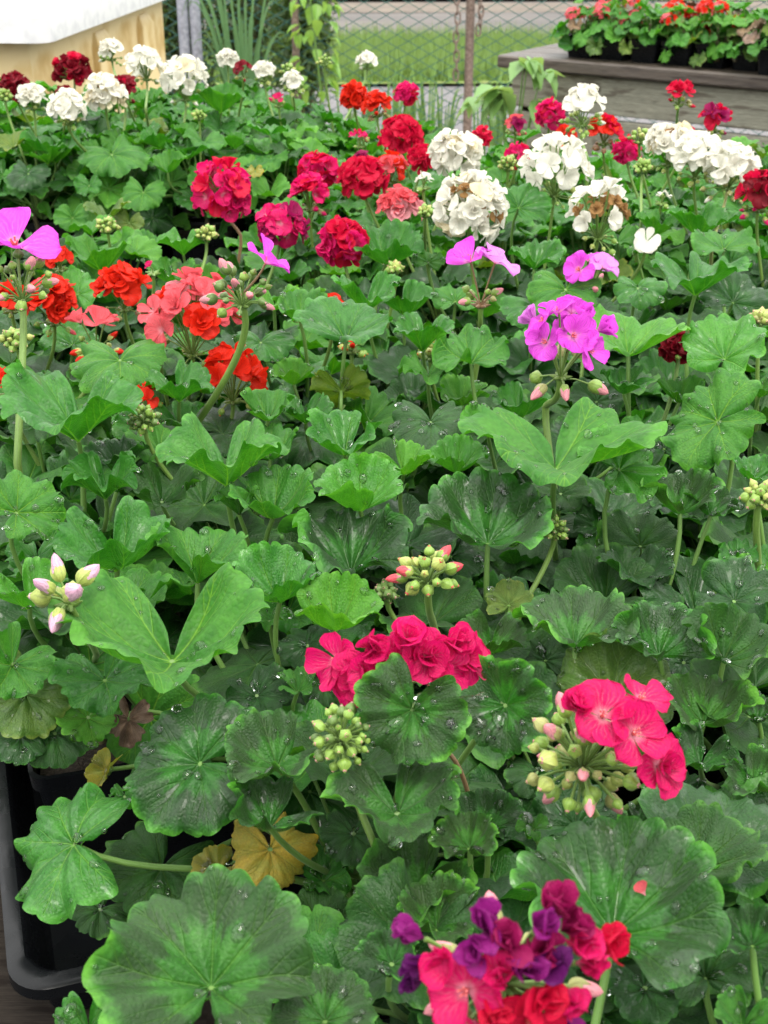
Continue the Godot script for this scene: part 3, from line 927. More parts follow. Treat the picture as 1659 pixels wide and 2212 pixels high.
func lay_head(e: Array, k: int) -> void:
	# x, y, d (how wide it looks), height, form, colours, options
	var r := RandomNumberGenerator.new(); r.seed = 9000 + k
	var opt: Dictionary = e[6] if e.size() > 6 else {}
	var c := at(e[0], e[1], e[3])
	var z := depth_of(c)
	var R: float = e[2] * z / F_PX * 0.5
	if e[4] == "ball": R *= 0.90
	var anchor := c
	if opt.has("short"): anchor = at(opt.short[0], opt.short[1], opt.short[2])
	var pl := nearest_plant(anchor)
	var up := (Vector3.UP + dir_of(opt.get("tiltdir", 0.0)) * tan(deg_to_rad(opt.get("tilt", r.randf_range(0, 12))))).normalized()
	var head := Node3D.new(); head.name = "flower_head" if e[4] != "buds" else "bud_head"
	pl.node.add_child(head, true)
	head.position = c - pl.base
	var fr: float = opt.get("floret", 0.0205)
	if not opt.has("dirs"): fr = minf(fr, R * 0.75)
	var form: String = e[4]
	var cols: Array = e[5]
	var n_fl: int = opt.get("n", {"ball": 19, "dome": 14, "open": 4, "buds": 0}[form])
	var n_bud: int = opt.get("buds", {"ball": 2, "dome": 6, "open": 14, "buds": 24}[form])
	var cap: float = deg_to_rad(opt.get("cap", {"ball": 115.0, "dome": 78.0, "open": 60.0, "buds": 100.0}[form]))
	var hub := -up * (R * (0.25 if form == "ball" else 0.7 if form != "buds" else 0.35))
	if opt.has("hub"): hub = -up * R * opt.hub
	var ped := Tube.new()
	var b0 := facing(up, r.randf() * TAU)
	var split: bool = opt.get("split", false)
	var sort: String = opt.get("sort", "single")
	var flat: float = opt.get("flat", 1.0)
	for i in n_fl:
		var ct := lerpf(1.0, cos(cap), (i + 0.5) / n_fl)
		var st := sqrt(maxf(0, 1.0 - ct * ct))
		var ph := i * 2.39996 + r.randf_range(-0.2, 0.2)
		var d := b0 * Vector3(st * cos(ph), ct, st * sin(ph))
		if opt.has("dirs"):
			var dd: Array = opt.dirs[i]
			d = (dir_of(dd[0]) * cos(deg_to_rad(dd[1])) + Vector3.UP * sin(deg_to_rad(dd[1]))).normalized()
		var spot := d * maxf(R - fr * 0.55, R * 0.45) * r.randf_range(0.78, 1.12)
		spot -= up * spot.dot(up) * (1.0 - flat)
		if opt.has("dirs") and opt.dirs[i].size() > 2: spot = d * R * opt.dirs[i][2]
		var facing_d := (d + Vector3(r.randf_range(-0.25, 0.25), r.randf_range(-0.1, 0.3), r.randf_range(-0.25, 0.25))).normalized()
		var s := fr * r.randf_range(0.88, 1.1)
		var m := pick(cols, r)
		var what := sort
		if opt.get("mix", "double" if form == "ball" else "") != "" and r.randf() < 0.4: what = opt.get("mix", "double")
		if m == M.brown or m == M.fading and r.randf() < 0.6 or m == M.purple or m == M.plum: what = "crumpled"
		if m == M.brown: s *= 0.8
		var bs := facing(facing_d, r.randf() * TAU)
		if split: split_floret(head, what, bs, spot, s, m, r)
		else: part("floret", florets["%s%d" % [what, r.randi() % 4]], m, head, Transform3D(bs.scaled(Vector3.ONE * s), spot))
		if not opt.has("short"): ped.add(bez(hub, hub.lerp(spot, 0.4) + up * 0.002, spot - facing_d * 0.006, spot, 5), [0.0009, 0.0009, 0.0009, 0.0009, 0.001, 0.0013], 5)
	# florets given one by one: across, up (as shares of the head's radius, as one faces it), sort, colour, size
	for g in opt.get("given", []):
		var out: float = sqrt(maxf(0.05, opt.get("round", 0.8) - g[0] * g[0] - g[1] * g[1]))
		var spot: Vector3 = (Vector3.RIGHT * g[0] + Vector3(0, cp, -sp) * g[1] + Vector3(0, sp, cp) * out) * R
		var fd: Vector3 = (spot.normalized() + up * 0.35 + Vector3(r.randf_range(-0.15, 0.15), 0, r.randf_range(-0.15, 0.15))).normalized()
		split_floret(head, g[2], facing(fd, r.randf() * TAU), spot, g[4], M[g[3]], r)
		ped.add(bez(hub, hub.lerp(spot, 0.4) + up * 0.002, spot - fd * 0.006, spot, 5), [0.0009, 0.0009, 0.0009, 0.0009, 0.001, 0.0013], 5)
	var bud_cols: Array = opt.get("bud", ["bud_green", "bud_green", "bud_pale"])
	var bl: float = opt.get("budsize", 0.0115)
	var nod: float = opt.get("nod", 0.0)
	for i in n_bud:
		var d: Vector3
		var reach: float
		if form == "buds":
			var ct := lerpf(1.0, cos(cap), (i + 0.5) / n_bud)
			var st := sqrt(maxf(0, 1.0 - ct * ct)); var ph := i * 2.39996
			d = b0 * Vector3(st * cos(ph), ct, st * sin(ph)); reach = (R - bl * 0.7) * (1.0 if i % 3 else opt.get("inner", 0.8))
		else:
			var ph := i * 2.39996 + 1.0
			var el := r.randf_range(-0.7, 0.35) if form != "open" else r.randf_range(-0.35, 0.9)
			d = (b0 * Vector3(cos(ph), el, sin(ph))).normalized(); reach = R * r.randf_range(0.42, 0.62) if form != "open" else R * r.randf_range(0.5, 0.75)
			if opt.has("budreach"): reach = R * opt.budreach * r.randf_range(0.6, 1.05)
		var spot := (Vector3.ZERO if form == "buds" else hub * 0.75) + d * reach * r.randf_range(0.85, 1.05)
		var dd := (d + Vector3(0, -nod, 0) * r.randf()).normalized()
		var tipped: bool = r.randf() < opt.get("tips", 0.25)
		var s := bl * (r.randf_range(0.55, 1.05) if not tipped else r.randf_range(1.0, 1.35))
		var bm: ArrayMesh = buds[["tip", "long"][r.randi() % 2]] if tipped else buds[["closed", "small"][r.randi() % 2]]
		var o := part("bud", bm, null, head, Transform3D(facing(dd, r.randf() * TAU).scaled(Vector3.ONE * s), spot))
		o.set_surface_override_material(0, M[bud_cols[r.randi() % bud_cols.size()]])
		o.set_surface_override_material(1, M[opt.tipcol] if opt.has("tipcol") else (pick(cols, r) if cols.size() else M.shell))
		ped.add([hub, hub.lerp(spot, 0.55) + Vector3(0, 0.002, 0), spot + dd * s * 0.08], [0.0009, 0.0008, 0.001], 5)
	# a ruff of small bracts round the hub
	for i in (0 if opt.has("short") else 6):
		var d := b0 * Vector3(cos(i * 1.05), 0.25, sin(i * 1.05))
		ped.add([hub, hub + d * 0.006, hub + d * 0.011], [0.0022, 0.0024, 0.0004], 5)
	if ped.v.size(): part("pedicels", mesh_of(ped.v, ped.n, ped.uv, ped.idx), M[opt.get("pedicel", "flower_stalk")], head)
	# the stalk
	var foot := Vector3(0, pl.top - pl.base.y, 0) - head.position
	var mid1 := hub - up * 0.05
	var mid2 := foot + Vector3(0, 0.08, 0)
	var pts: Array
	if opt.has("short"):
		# a single bloom: its own thin stalk grows from the bud head below
		pts = bez(Vector3.ZERO, (anchor - c) * 0.3 - Vector3(0, 0.006, 0), (anchor - c) * 0.7, anchor - c, 12)
	elif opt.has("via"):
		var v: Vector3 = at(opt.via[0], opt.via[1], opt.via[2]) - c
		var bow := Vector3(opt.get("bow", 0.0), 0, 0)
		pts = bez(hub, hub - up * 0.03 + bow, v + (hub - v) * 0.35 + bow, v, 12)
		pts.append_array(bez(v, v - (hub - v) * 0.25, foot + Vector3(0, 0.03, 0), foot, 6).slice(1))
	else:
		pts = bez(hub, mid1, mid2, foot, 12)
	var rad := []
	var th: float = opt.get("thick", 0.0021) if not opt.has("short") else 0.0011
	for i in pts.size(): rad.append(th * (1.25 if i == 0 else 1.0 + 0.25 * i / pts.size()))
	part("stalk", tube(pts, rad, 9), M[opt.get("pedicel" if opt.has("short") else "stalk", "flower_stalk")], head)
	shown.append([e[0], e[1], e[2] * 0.5, e[2] * 0.5, z])
	pl.heads.append(opt.get("as", ""))
	if opt.has("label") and pl.label == "":
		pl.label = opt.label; pl.mark = opt.get("mark", "")

# petals one by one, for heads that show them one by one
func split_floret(head: Node3D, what: String, bs: Basis, spot: Vector3, s: float, m: Material, r: RandomNumberGenerator) -> void:
	var layers: Array = {"single": [[5, 16.0, 1.0]], "double": [[5, 10.0, 1.0], [4, 38.0, 0.85], [3, 62.0, 0.66]], "half": [[3, 62.0, 0.95], [3, 74.0, 0.8]], "star": [[4, 48.0, 1.0], [3, 66.0, 0.8]], "crumpled": [[3, 50.0, 0.9], [3, 70.0, 0.75]]}[what]
	for L in layers:
		var turn := r.randf() * TAU
		for k in L[0]:
			var a: float = turn + TAU * k / L[0] + r.randf_range(-0.18, 0.18)
			var b := bs * Basis(Vector3.UP, a) * Basis(Vector3.BACK, deg_to_rad(L[1] + r.randf_range(-10, 12))) * Basis(Vector3.RIGHT, r.randf_range(-0.3, 0.3))
			var pm: ArrayMesh = petals[r.randi() % petals.size()] if not what in ["crumpled", "star"] else narrow_petals[r.randi() % narrow_petals.size()]
			part("petal", pm, m, head, Transform3D(b.scaled(Vector3.ONE * s * L[2] * r.randf_range(0.92, 1.08)), spot + bs.y * s * 0.04))
	if what != "single": return
	var st := Tube.new()
	for k in 5:
		var d := (bs * Vector3(cos(k * 1.26) * 0.3, 1.0, sin(k * 1.26) * 0.3)).normalized()
		st.add([spot, spot + d * s * 0.25, spot + d * s * r.randf_range(0.28, 0.38)], [s * 0.02, s * 0.018, s * 0.028], 5)
	part("stamens", mesh_of(st.v, st.n, st.uv, st.idx), M.stamen, head)

# ------------------------------------------------------------------ trays and the bench below
func add_trays() -> void:
	var a := Vector3(cos(deg_to_rad(YAW)), 0, -sin(deg_to_rad(YAW)))
	var b := Vector3(-sin(deg_to_rad(YAW)), 0, -cos(deg_to_rad(YAW)))
	var o0 := Vector3(-0.265, 0, -0.68)
	var hw := 0.309; var hd := 0.234
	var tray := shell([[hw - 0.022, hd - 0.022, 0.02, 0.002], [hw - 0.012, hd - 0.012, 0.024, 0.050], [hw - 0.001, hd - 0.001, 0.03, 0.052], [hw, hd, 0.03, 0.050], [hw + 0.001, hd + 0.001, 0.03, 0.044], [hw + 0.003, hd + 0.003, 0.031, 0.044], [hw + 0.003, hd + 0.003, 0.031, 0.054], [hw - 0.001, hd - 0.001, 0.029, 0.0565], [hw - 0.010, hd - 0.010, 0.026, 0.0565], [hw - 0.015, hd - 0.015, 0.024, 0.052], [hw - 0.024, hd - 0.024, 0.022, 0.020], [hw - 0.030, hd - 0.030, 0.024, 0.012], [hw - 0.050, hd - 0.050, 0.02, 0.009], [hw - 0.058, hd - 0.058, 0.018, 0.0055]], true, 7)
	var turn := Basis(Vector3.UP, deg_to_rad(YAW))
	for r in range(-1, 6):
		for c in range(-2, 5):
			if r < 0 and c < 1: continue
			if c < 0 and r < 1: continue
			var p := o0 + a * (0.31 + 0.618 * c) + b * (0.235 + 0.468 * r)
			p.y = BENCH_Y
			var px := to_px(p)
			if px.x < -700 or px.x > 2300 or p.z < -3.2 or (p.x < -0.35 and p.z < -1.75) or p.z > 0.3 or depth_of(p) < 0.1: continue
			var first := r == 0 and c == 0
			var t := thing("plant_tray", "wet black plastic tray with one empty corner among the geraniums" if first else "black plastic tray full of potted geraniums", "tray", p, "" if first else "full black trays under the geraniums")
			t.basis = turn
			part("tray_shell", tray, M.plastic, t)
	# dark planks of the bench
	var bench := thing("growing_bench", "low dark timber bench that carries the trays of geraniums", "bench", Vector3(0.2, 0, -1.6))
	for k in 17:
		part("plank", plank(Vector3(3.2, 0.03, 0.175), 0.003, 0.001, k), M.dark_timber, bench, Transform3D(Basis.IDENTITY, Vector3(0, BENCH_Y - 0.0155, 1.4 - 0.19 * k)))
	for x in [-1.4, 1.4]:
		for zz in [-1.6, 1.35]:
			part("leg", plank(Vector3(0.51, 0.07, 0.07), 0.004, 0, 3), M.dark_timber, bench, Transform3D(Basis(Vector3.BACK, PI / 2), Vector3(x, 0.255, zz)))
	var rb := thing("raised_bench", "dark timber bench under the white and red geraniums by the bin", "bench", Vector3(-0.72, 0, -2.79))
	for k in 6:
		part("plank", plank(Vector3(1.25, 0.03, 0.145), 0.003, 0.001, k), M.dark_timber, rb, Transform3D(Basis.IDENTITY, Vector3(0, 0.5935, 0.41 - 0.15 * k)))
	for x in [-0.55, 0.55]:
		for zz in [-0.35, 0.4]:
			part("leg", plank(Vector3(0.57, 0.07, 0.07), 0.004, 0, 3), M.dark_timber, rb, Transform3D(Basis(Vector3.BACK, PI / 2), Vector3(x, 0.287, zz)))

func name_plants() -> void:
	var known := []
	for q in plants:
		if q.mark != "": known.append([q.base, q.mark])
	known.append_array([[Vector3(-0.9, 0.6, -3.5), "the cream bin"], [Vector3(0.45, 0.5, -4.4), "the plank bench corner"], [Vector3(-0.23, 0.5, -0.75), "the empty tray corner"], [Vector3(-1.0, 0.5, -6.3), "the grey fence posts"]])
	var taken := {}
	for q in plants:
		if q.label != "":
			tag(q.node, q.label, "geranium"); continue
		var kinds := {}
		for h in q.heads:
			if h != "": kinds[h] = true
		var names: Array = kinds.keys().slice(0, 2)
		var group := ("leafy geraniums" if names.is_empty() else "flowering geraniums") + (" on the raised bench by the bin" if q.bed == "raised" else " on the low bench")
		var near := known.duplicate()
		near.sort_custom(func(a, b): return a[0].distance_squared_to(q.base) < b[0].distance_squared_to(q.base))
		var lines := []
		for short in 2:
			if short == 1 and names.size() > 1: names = names.slice(0, 1)
			var what := "leafy flowerless geranium" if names.is_empty() else "geranium with %s flowers" % " and ".join(names)
			if names.size() == 1 and str(names[0]).ends_with("bud"): what = "geranium with a %s head" % names[0]
			for n in near.slice(0, 3):
				var d: Vector3 = q.base - n[0]
				var way := ("between %s and the fence" if d.z < 0 else "in front of %s") if absf(d.z) > absf(d.x) else ("on the bin side of %s" if d.x < 0 else "on the plank bench side of %s")
				if n[1] == "the grey fence posts" or n[1] == "the cream bin": way = "close to %s"
				lines.append(what + " " + way % n[1])
			for a in 5:
				for b in range(a + 1, 6):
					lines.append("%s between %s and %s" % [what, near[a][1], near[b][1]])
		lines = lines.filter(func(l): return l.split(" ").size() <= 16)
		var said: String = lines[0]
		for l in lines:
			if not taken.has(l):
				said = l; break
		taken[said] = true
		tag(q.node, said, "geranium", group)

# ------------------------------------------------------------------ setting and things behind the bed
func sheet(size: Vector2, cells: Vector2i, bump: float, seed_no: int) -> ArrayMesh:
	var v := PackedVector3Array(); var idx := PackedInt32Array(); var uv := PackedVector2Array()
	var nz := FastNoiseLite.new(); nz.seed = seed_no; nz.frequency = 0.6
	for i in cells.x + 1:
		for j in cells.y + 1:
			var x := (float(i) / cells.x - 0.5) * size.x; var z := (float(j) / cells.y - 0.5) * size.y
			v.append(Vector3(x, bump * nz.get_noise_2d(x, z), z)); uv.append(Vector2(x, z))
	for i in cells.x:
		for j in cells.y:
			var a := i * (cells.y + 1) + j; var b := a + cells.y + 1
			idx.append_array([a, b, a + 1, a + 1, b, b + 1])
	return smooth_grid(v, uv, idx)

func build_setting() -> void:
	M.dark_timber = mat(lin(0.03, 0.024, 0.02), 0.6, tex.timber)
	M.dark_timber.uv1_scale = Vector3(3, 8, 1); M.dark_timber.roughness = 0.9; M.dark_timber.metallic_specular = 0.25
	var gravel := mat(Color(1, 1, 1), 0.8, noise_tex(0.06, 41, ramp([[0.0, lin(0.05, 0.048, 0.05)], [0.5, lin(0.10, 0.095, 0.10)], [1.0, lin(0.20, 0.19, 0.195)]])))
	gravel.uv1_triplanar = true; gravel.uv1_world_triplanar = true; gravel.uv1_scale = Vector3.ONE * 1.3
	gravel.heightmap_enabled = true; gravel.heightmap_texture = gravel.albedo_texture; gravel.heightmap_scale = 0.8
	var road_m := mat(Color(1, 1, 1), 0.85, noise_tex(0.012, 43, ramp([[0.0, lin(0.050, 0.045, 0.043)], [0.5, lin(0.070, 0.062, 0.058)], [1.0, lin(0.095, 0.082, 0.072)]])))
	road_m.uv1_scale = Vector3(0.06, 0.17, 1)
	var turf := mat(Color(1, 1, 1), 0.8, noise_tex(0.03, 45, ramp([[0.0, lin(0.05, 0.10, 0.014)], [0.35, lin(0.085, 0.155, 0.022)], [0.62, lin(0.15, 0.20, 0.05)], [1.0, lin(0.26, 0.24, 0.12)]])))
	turf.uv1_triplanar = true; turf.uv1_world_triplanar = true; turf.uv1_scale = Vector3.ONE * 0.7
	structure("ground", sheet(Vector2(400, 400), Vector2i(2, 2), 0.0, 1), gravel, Transform3D(Basis.IDENTITY, Vector3(0, 0, -150)))
	structure("lawn", sheet(Vector2(60, 2.2), Vector2i(80, 12), 0.02, 2), turf, Transform3D(Basis(Vector3.UP, 0.03), Vector3(0, 0.025, -10.6)))
	structure("road", sheet(Vector2(120, 4.4), Vector2i(20, 4), 0.01, 3), road_m, Transform3D(Basis(Vector3.UP, 0.03), Vector3(0, 0.012, -14.4)))
	var dirt := mat(Color(1, 1, 1), 0.9, noise_tex(0.02, 47, ramp([[0.0, lin(0.065, 0.050, 0.038)], [0.5, lin(0.10, 0.078, 0.060)], [0.8, lin(0.13, 0.105, 0.08)], [1.0, lin(0.11, 0.14, 0.05)]])))
	dirt.uv1_scale = Vector3(0.2, 0.5, 1)
	structure("dirt_verge", sheet(Vector2(90, 1.2), Vector2i(60, 3), 0.02, 7), dirt, Transform3D(Basis(Vector3.UP, 0.03), Vector3(0, 0.02, -15.6)))
	structure("far_lawn", sheet(Vector2(160, 60), Vector2i(20, 20), 0.1, 4), turf, Transform3D(Basis(Vector3.UP, 0.03), Vector3(0, 0.03, -46.4)))
	# blades of grass on the lawn
	var blade := ArrayMesh.new()
	var bt := SurfaceTool.new(); bt.begin(Mesh.PRIMITIVE_TRIANGLES)
	var r := RandomNumberGenerator.new(); r.seed = 12
	for k in 12:
		var a := r.randf() * TAU; var h := r.randf_range(0.06, 0.20)
		var o := Vector3(r.randf_range(-0.06, 0.06), 0, r.randf_range(-0.06, 0.06))
		var s := Vector3(cos(a), 0, sin(a)) * 0.004
		var tip := o + Vector3(r.randf_range(-0.05, 0.05), h, r.randf_range(-0.05, 0.05))
		for v in [o - s, tip, o + s]: bt.set_normal(Vector3(0, 1, 0.3).normalized()); bt.add_vertex(v)
	blade = bt.commit()
	var gm := mat(lin(0.11, 0.20, 0.035), 0.6)
	gm.backlight_enabled = true; gm.backlight = Color(0.5, 0.6, 0.3)
	var mm := MultiMesh.new(); mm.transform_format = MultiMesh.TRANSFORM_3D; mm.mesh = blade
	mm.instance_count = 11000
	for k in mm.instance_count:
		var p := Vector3(r.randf_range(-2.6, 4.6), 0.02, r.randf_range(-11.6, -9.6))
		mm.set_instance_transform(k, Transform3D(Basis(Vector3.UP, r.randf() * TAU).scaled(Vector3.ONE * r.randf_range(0.7, 1.4)), p))
	var mi := MultiMeshInstance3D.new(); mi.name = "grass"; mi.multimesh = mm; mi.material_override = gm
	tag(mi, "bright green grass on the lawn beyond the chain-link fence", "grass"); mi.set_meta("kind", "stuff")
	add_child(mi)

func build_bin() -> void:
	# a cream plastic bin with a white overhanging lid, its side running away beside the raised bench
	var cream := mat(lin(0.68, 0.53, 0.27), 0.5, noise_tex(0.008, 51, ramp([[0.0, Color(0.86, 0.78, 0.62)], [0.45, Color(1, 1, 1)], [1.0, Color(1, 1, 1)]])))
	cream.uv1_triplanar = true; cream.uv1_scale = Vector3.ONE * 1.1
	var white := mat(lin(0.60, 0.60, 0.60), 0.4, noise_tex(0.02, 52, ramp([[0.0, Color(0.88, 0.88, 0.9)], [0.6, Color(1, 1, 1)], [1.0, Color(1, 1, 1)]])))
	white.uv1_triplanar = true; white.uv1_scale = Vector3.ONE * 1.5
	var t := thing("storage_bin", "cream ribbed plastic bin with overhanging white lid behind the geraniums", "bin", Vector3(-0.93, 0, -3.66))
	t.rotation_degrees.y = -4.0
	# body: front face from x=-1.3 to 0 at z=0, side at x=0 going back 1.35, walls leaning a little, with vertical ribs on the side
	var L := 1.66; var top := 0.957; var W := 1.3
	part("body", plank(Vector3(W - 0.06, top, L - 0.06), 0.03), cream, t, Transform3D(Basis.IDENTITY, Vector3(-W / 2, top / 2 + 0.003, -L / 2)))
	for k in 2:
		part("rib", shell([[0.030, 0.085, 0.006, 0.0], [0.030, 0.085, 0.006, top - 0.12], [0.012, 0.060, 0.006, top - 0.085]], true), cream, t, Transform3D(Basis.IDENTITY, Vector3(-0.036, 0.006, [-0.72, -1.30][k])))
	# lid: rim that hangs over, top rising to the back
	var v := PackedVector3Array(); var idx := PackedInt32Array()
	var ring := func(inx: float, h0: float, h1: float):
		for k in 28:
			var q := k / 7; var a := PI * 0.5 * (q + (k % 7) / 6.0)
			var cx: float = (0.06 - inx) * 0.0
			var px: float = (0.05 if q in [0, 3] else -W - 0.05) + (-1.0 if q in [0, 3] else 1.0) * (0.05 + inx) + 0.05 * cos(a)
			var pz: float = (0.05 if q in [0, 1] else -L - 0.05) + (-1.0 if q in [0, 1] else 1.0) * (0.05 + inx) + 0.05 * sin(a)
			v.append(Vector3(px, lerpf(h0, h1, -pz / L), pz))
	ring.call(0.02, top - 0.03, top - 0.03)
	ring.call(0.0, top - 0.035, top - 0.035)
	ring.call(0.0, top + 0.03, top + 0.04)
	ring.call(0.012, top + 0.045, top + 0.06)
	ring.call(0.10, top + 0.055, top + 0.10)
	ring.call(0.13, top + 0.085, top + 0.15)
	for i in 5:
		for j in 28:
			var a := i * 28 + j; var b := i * 28 + (j + 1) % 28
			idx.append_array([a, a + 28, b, b, a + 28, b + 28])
	for j in range(1, 27): idx.append_array([140, 140 + j + 1, 140 + j])
	part("lid", flat_or_smooth(v, idx, 35.0), white, t)

func build_fence() -> void:
	# green wire mesh in diamonds on rusty posts, across the back
	var wire := mat(lin(0.025, 0.12, 0.10), 0.4)
	var zf := -6.5
	var x0 := -2.2; var x1 := 2.7; var h := 1.35; var step := 0.052
	var t := Tube.new()
	var n := int((x1 - x0) / step)
	for k in n:
		# each wire zigzags upwards and meets its neighbours in hooks
		var pts := []; var rr := []
		var x := x0 + k * step
		var rows := int(h / (step * 0.5 * 1.0))
		for j in rows + 1:
			var side := 1.0 if (j + k) % 2 == 0 else -1.0
			pts.append(Vector3(x + side * step * 0.5, 0.05 + j * step * 0.55, (0.004 if (j + k) % 2 == 0 else -0.004)))
			rr.append(0.0036)
		t.add(pts, rr, 4)
	var f := thing("chain_link_fence", "green chain-link wire fence on thin rusty posts behind the plants", "fence", Vector3(0, 0, zf))
	var mesh := part("wire_mesh", mesh_of(t.v, t.n, t.uv, t.idx), wire, f)
	mesh.set_meta("kind", "stuff")
	var rust := mat(Color(1, 1, 1), 0.75, noise_tex(0.03, 55, ramp([[0.0, lin(0.05, 0.035, 0.03)], [0.5, lin(0.16, 0.11, 0.085)], [1.0, lin(0.30, 0.25, 0.21)]])))
	rust.uv1_triplanar = true; rust.uv1_scale = Vector3.ONE * 3.0
	var grey := mat(Color(1, 1, 1), 0.6, noise_tex(0.03, 56, ramp([[0.0, lin(0.14, 0.14, 0.17)], [0.6, lin(0.26, 0.27, 0.32)], [1.0, lin(0.36, 0.37, 0.42)]])))
	grey.uv1_triplanar = true; grey.uv1_scale = Vector3.ONE * 2.0
	var rust_tube := func(x: float, y: float, rad: float, m: Material, tall := 1.4):
		var p := at_dist(x, y, -zf)
		part("post", tube([Vector3(p.x, 0.0, 0.02), Vector3(p.x, tall * 0.5, 0.02), Vector3(p.x, tall, 0.02)], [rad, rad, rad], 12), m, f)
	rust_tube.call(1013.0, 120.0, 0.021, rust)
	rust_tube.call(640.0, 120.0, 0.017, rust)
	rust_tube.call(398.0, 60.0, 0.026, grey)
	rust_tube.call(424.0, 60.0, 0.026, grey)
	# a chain that hangs beside the gate post
	var ch := thing("hanging_chain", "dark rusty chain hanging beside the thin fence post", "chain", at_dist(988.0, 10.0, 6.42) * Vector3(1, 0, 1) + Vector3(0, 0.42, 0))
	var link := link_mesh()
	for k in 20:
		part("link", link, rust, ch, Transform3D(Basis(Vector3.UP, PI / 2 * (k % 2)), Vector3(0.003 * sin(k * 1.3), 0.06 + 0.042 * k, 0.002 * cos(k * 2.1))))
	var ch2 := thing("hanging_chain", "short rusty chain wrapped round the top of the fence post", "chain", at_dist(1035.0, 10.0, 6.43) * Vector3(1, 0, 1) + Vector3(0, 0.68, 0))
	for k in 7:
		part("link", link, rust, ch2, Transform3D(Basis(Vector3.UP, PI / 2 * (k % 2) + 0.4), Vector3(0.01 * sin(k * 0.9), 0.04 * k, 0.0)))

func link_mesh() -> ArrayMesh:
	var pts := []; var rr := []
	for k in 17:
		var a := TAU * k / 16
		pts.append(Vector3(cos(a) * 0.012, sin(a) * 0.020 + 0.008 * signf(sin(a)) * minf(1.0, absf(sin(a)) * 3.0), 0)); rr.append(0.0042)
	return tube(pts, rr, 6)

# a bushy crown of many small leaves spread through its volume, for what grows behind the fence
func leafy_mass(center: Vector3, size: Vector3, count: int, leaf: float, seed_no: int, droop := 0.3) -> ArrayMesh:
	var v := PackedVector3Array(); var n := PackedVector3Array(); var idx := PackedInt32Array()
	var pts := [Vector3(0, 0, 0), Vector3(0.4, 0.06, 0.22), Vector3(1, -0.08, 0), Vector3(0.4, 0.06, -0.22)]
	var r := RandomNumberGenerator.new(); r.seed = seed_no
	var nz := FastNoiseLite.new(); nz.seed = seed_no; nz.frequency = 2.2
	for k in count:
		var d := Vector3(r.randfn(), r.randfn(), r.randfn()).normalized()
		var rad := pow(r.randf(), 0.45)
		rad *= 0.80 + 0.5 * nz.get_noise_3dv(d)
		var p := center + d * rad * size
		if p.y < 0.02: p.y = r.randf() * 0.3
		var b := Basis(Vector3.UP, r.randf() * TAU) * Basis(Vector3.BACK, r.randf_range(-1.0, 0.6) - droop) * Basis(Vector3.RIGHT, r.randf_range(-0.8, 0.8))
		b = b.scaled(Vector3.ONE * leaf * r.randf_range(0.6, 1.3))
		var f := v.size()
		for q in pts: v.append(p + b * q); n.append(b.y.normalized())
		idx.append_array([f, f + 2, f + 1, f, f + 3, f + 2])
	return mesh_of(v, n, PackedVector2Array(), idx)

func bush(label: String, category: String, where: Vector3, size: Vector3, count: int, leaf: float, col: Color, seed_no: int, group := "", called := "shrub") -> void:
	var t := thing(called, label, category, where, group)
	var m := mat(col, 0.55)
	m.backlight_enabled = true; m.backlight = Color(0.45, 0.55, 0.25)
	part("crown", leafy_mass(Vector3(0, size.y * 0.95, 0), size, count, leaf, seed_no), m, t)
	var tb := Tube.new()
	var r := RandomNumberGenerator.new(); r.seed = seed_no
	for k in 7:
		var a := r.randf() * TAU
		var e := Vector3(cos(a) * size.x * 0.6, size.y * r.randf_range(1.0, 1.6), sin(a) * size.z * 0.6)
		tb.add(bez(Vector3(cos(a) * 0.04, -0.02, sin(a) * 0.04), Vector3(0, size.y * 0.5, 0), e * 0.6, e, 6), [0.022, 0.02, 0.018, 0.015, 0.012, 0.008, 0.004], 6)
	part("trunk", mesh_of(tb.v, tb.n, tb.uv, tb.idx), M.old_stem, t)

